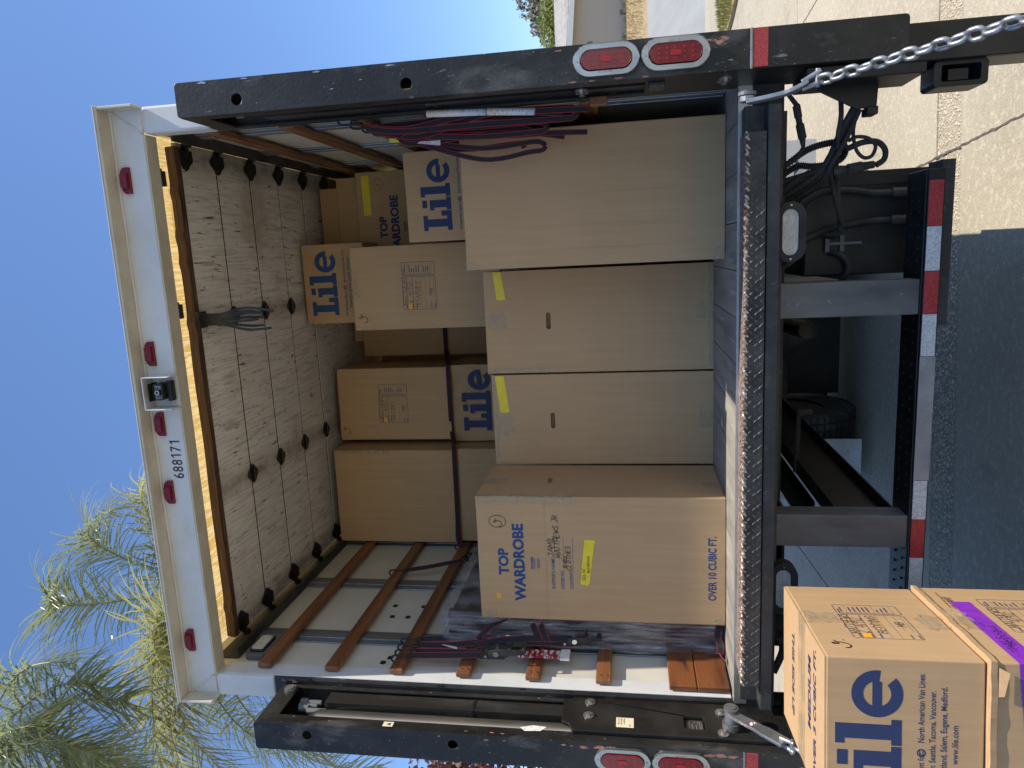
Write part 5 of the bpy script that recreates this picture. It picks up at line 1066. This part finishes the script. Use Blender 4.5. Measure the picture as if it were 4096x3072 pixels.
# ================================================================ STRAPS
def hookmesh(mb, p, s=1, sc=1.0, axis=(0, 1, 0)):
    """S-shaped wire hook over a slat whose face looks to s*X"""
    p = Vector(p); k = sc
    pts = [p+Vector((-s*.02*k, 0, .02*k)), p+Vector((-s*.018*k, .0, .042*k)), p+Vector((s*.0, .0, .05*k)), p+Vector((s*.012*k, 0, .035*k)), p+Vector((s*.014*k, 0, -.01*k)), p+Vector((s*.012*k, .012, -.04*k)), p+Vector((s*.012*k, 0, -.052*k)), p+Vector((s*.012*k, -.012, -.04*k)), p+Vector((s*.014*k, -.004, -.015*k))]
    mb.tube(spl(pts, 4), .0042, 7)
def ratchet(par, p, d, up=(1, 0, 0), L=.15, sc=1.0):
    """ratchet buckle at p, running along d, its face towards up"""
    d = Vector(d).normalized(); u = Vector(up); u = (u-d*u.dot(d)).normalized(); sd_ = d.cross(u); p = Vector(p)
    g = lambda a, b, c: p+d*a*sc+sd_*b*sc+u*c*sc
    mb = MB()
    for b in (-.021, .021):
        mb.add([g(x, b+t, z) for t in (-.0015, .0015) for x, z in ((0, 0), (.08, 0), (.095, .012), (.08, .028), (.05, .034), (0, .014))], [(0, 1, 2, 3, 4, 5), (11, 10, 9, 8, 7, 6)]+[(i, (i+1) % 6, 6+(i+1) % 6, 6+i) for i in range(6)])
    r = mb.build('ratchet', 'black_paint', par, fix=True)
    h = MB()
    for b in (-.026, .026): h.add([g(x, b+t, z) for t in (-.0018, .0018) for x, z in ((.03, .01), (.06, .012), (.15, .02), (.15, .034), (.06, .036), (.03, .03))], [(0, 1, 2, 3, 4, 5), (11, 10, 9, 8, 7, 6)]+[(i, (i+1) % 6, 6+(i+1) % 6, 6+i) for i in range(6)])
    h.tube([g(.145, -.028, .027), g(.145, .028, .027)], .008*sc, 8); h.tube([g(.10, -.026, .03), g(.10, .026, .03)], .005*sc, 8)
    h.build('ratchet_handle', 'rubber', r, fix=True)
    s = MB(); s.tube([g(.055, -.03, .02), g(.055, .03, .02)], .009*sc, 10); s.tube([g(.02, -.026, .01), g(.02, .026, .01)], .005*sc, 8); s.build('spool', 'chrome', r)
    return r
RG = 'ratchet straps on the left wall'; XW = -1.088
def strap(label, cat='strap', group=None, name='ratchet_strap', loc=(0, 0, 0)): t = empty(name, loc); tag(t, label, cat, group); return t
def web(par, pts, wdir, width=.027, n=6, mats=('webbing', 'webbing_red'), name='webbing'): return MB().ribbon(spl(pts, n), wdir, width).build(name, list(mats), par)
# three hang together from the third slat
S = strap('ratchet strap on the third left slat, buckle lowest and nearest the door', group=RG)
mb = MB(); hookmesh(mb, (XW, .195, 2.56)); hookmesh(mb, (XW+.004, .235, 2.555)); mb.build('hook', 'black_paint', S)
web(S, [(XW+.016, .195, 2.515), (XW+.02, .2, 2.38), (XW+.025, .205, 2.24), (XW+.03, .2, 2.2)], (.7, .75, 0)); web(S, [(XW+.012, .235, 2.51), (XW+.018, .232, 2.38), (XW+.025, .225, 2.25), (XW+.03, .22, 2.21)], (.7, .75, 0))
ratchet(S, (XW+.025, .205, 2.215), (0, .05, -1), sc=1.3)
S = strap('ratchet strap on the third left slat, middle one with white tag and doubled webbing', group=RG)
mb = MB(); hookmesh(mb, (XW, .285, 2.56)); mb.build('hook', 'black_paint', S)
web(S, [(XW+.014, .285, 2.51), (XW+.018, .29, 2.36), (XW+.03, .305, 2.2), (XW+.035, .305, 2.0), (XW+.035, .31, 1.83)], (.7, .75, 0)); web(S, [(XW+.022, .285, 2.26), (XW+.045, .30, 2.13), (XW+.05, .318, 1.95), (XW+.045, .33, 1.77)], (.7, .75, 0), .03)
ratchet(S, (XW+.03, .318, 1.89), (0, .1, -1), sc=1.2)
MB().add([(XW+.03, .27, 2.40), (XW+.03, .255, 2.33), (XW+.032, .23, 2.325), (XW+.032, .262, 2.40)], [(0, 1, 2, 3)]).build('tag', 'paper_tag', S)
S = strap('ratchet strap on the third left slat, farthest inside beside the wrapped panel', group=RG)
mb = MB(); hookmesh(mb, (XW, .335, 2.56)); mb.build('hook', 'black_paint', S)
web(S, [(XW+.014, .335, 2.51), (XW+.018, .35, 2.36), (XW+.03, .365, 2.22), (XW+.03, .37, 2.18)], (.7, .75, 0)); ratchet(S, (XW+.02, .372, 2.19), (0, .06, -1), sc=1.25)
web(S, [(XW+.02, .35, 2.22), (XW+.05, .30, 2.24), (-.99, .33, 2.18), (-.96, .345, 2.12)], (0, .3, 1))
S = strap('black webbing band passing down behind the wardrobe box and the red packet', group=RG)
web(S, [(-.955, .345, 2.02), (-1.0, .335, 2.0), (-1.05, .31, 1.97), (XW+.02, .3, 1.95)], (0, .1, 1), .03); web(S, [(-.955, .345, 1.98), (-1.0, .335, 1.965), (-1.05, .31, 1.94), (XW+.02, .3, 1.93)], (0, .15, 1), .027)
S = strap('red and white printed packet hanging behind the ratchet straps', 'packet', name='hardware_packet')
MB().box(XW+.004, XW+.012, .235, .29, 1.88, 2.06).build('packet', 'packet_red', S); MB().box(XW+.0035, XW+.0125, .225, .30, 1.84, 1.879).build('packet_header', 'paper_tag', S)
S = strap('single ratchet strap on the second left slat far inside', group=RG)
mb = MB(); hookmesh(mb, (XW, 1.03, 2.85)); mb.build('hook', 'black_paint', S)
web(S, [(XW+.014, 1.035, 2.80), (XW+.02, 1.06, 2.7), (XW+.03, 1.10, 2.58), (XW+.03, 1.14, 2.5)], (.7, .75, 0), .024); ratchet(S, (XW+.02, 1.15, 2.52), (0, .25, -.6), sc=.9)
# band across the stacks
S = strap('long black and red band stretched across the rear stacks from the left wall', group='cargo bands')
mb = MB(); hookmesh(mb, (XW+.0, 1.40, 2.565)); mb.build('hook', 'black_paint', S)
web(S, [(XW+.015, 1.405, 2.56), (-1.06, 1.43, 2.60), (-.9, 1.446, 2.60), (-.52, 1.45, 2.597), (-.47, 1.48, 2.60), (-.44, 1.59, 2.637), (-.3, 1.592, 2.64), (-.05, 1.598, 2.64), (-.02, 1.68, 2.66), (.0, 1.95, 2.735), (.1, 1.972, 2.742), (.44, 1.975, 2.745)], (0, 0, 1), .03, 5)
# loose band on the floor at the foot of the wrapped panel
S = strap('short twisted band end lying on the floor by the kick boards', group='cargo bands')
web(S, [(-.96, .33, 1.215), (-1.0, .32, 1.225), (-1.035, .30, 1.215), (-1.05, .26, 1.222), (-1.062, .22, 1.205)], [(0, .3, 1)]*6+[(0, .2, 1)]*6+[(.4, .6, .6)]*6+[(1, .2, .3)]*7, .028)
# bundle on the right wall
rp = random.Random(21); BG = 'straps bundled on the right wall'; XB = 1.118
specs = [(.12, 1.09, 1.73, .022, 'nearest the door, longest loop'), (.17, 1.06, 1.84, .021, 'with wide loop'), (.22, 1.045, 1.70, .022, 'with cut end hanging lowest'), (.26, 1.005, 1.86, .02, 'with yellow end'), (.20, 1.075, 1.95, .02, 'with white tag'), (.09, 1.1, 1.69, .022, 'against the post')]
for i, (y, xb, zb, w_, tx) in enumerate(specs):
    S = strap('black red-edged strap bundled on the right wall, '+tx, group=BG)
    mb = MB(); zt_ = 2.555-.02*i; hookmesh(mb, (1.12-.004*i, y+.02*i, zt_+.01), -1, .9); mb.build('hook', 'black_paint', S)
    xa = XB-.02-.006*i; yy = y+.015*i
    if i in (0, 1, 3, 4):
        yb = y-.01
        p1 = [(xa, yy, zt_-.04), (xa-.015+rp.uniform(-.012, .012), yy-.01, 2.35), (xb+.012+rp.uniform(-.015, .015), yb, 2.1), (xb+.014, yb, zb+.05), (xb+.008, yb, zb+.012), (xb-.004, yb, zb), (xb-.018, yb, zb+.012), (xb-.022, yb, zb+.06), (xb-.018+rp.uniform(-.02, .01), yb, 2.1), (xa-.03, yy-.01, 2.36), (xa-.008, yy, zt_-.05)]
        web(S, p1, (1, -.15, 0), w_*.95, 6, name='webbing_loop')
    else:
        web(S, [(xa, yy, zt_-.04), (xa-.012, yy, 2.3), (xb, y, 2.05), (xb-.005, y-.01, 1.85), (xb-.012, y-.012, zb)], (1, -.1, 0), w_*.9, 6)
    web(S, [(xa-.004, yy+.01, zt_-.05), (xb+.01, y+.02, 2.2), (xb+.004+rp.uniform(-.01, .01), y, 1.95), (xb-.005+rp.uniform(-.02, .01), y-.01, zb+rp.uniform(.02, .1))], (1, .1, 0), w_*.9, 6)
    if i == 3: web(S, [(xa-.012, yy-.03, 2.47), (xa-.02, yy-.035, 2.38), (xa-.022, yy-.035, 2.3)], (1, -.5, 0), .018, 4, ('webbing_yellow', 'webbing_yellow'), 'yellow_end')
    if i == 4: MB().add([(xa-.03, yy-.05, 2.33), (xa-.03, yy-.05, 2.25), (xa-.05, yy-.052, 2.25), (xa-.036, yy-.052, 2.34)], [(0, 1, 2, 3)]).build('tag', 'paper_tag', S)
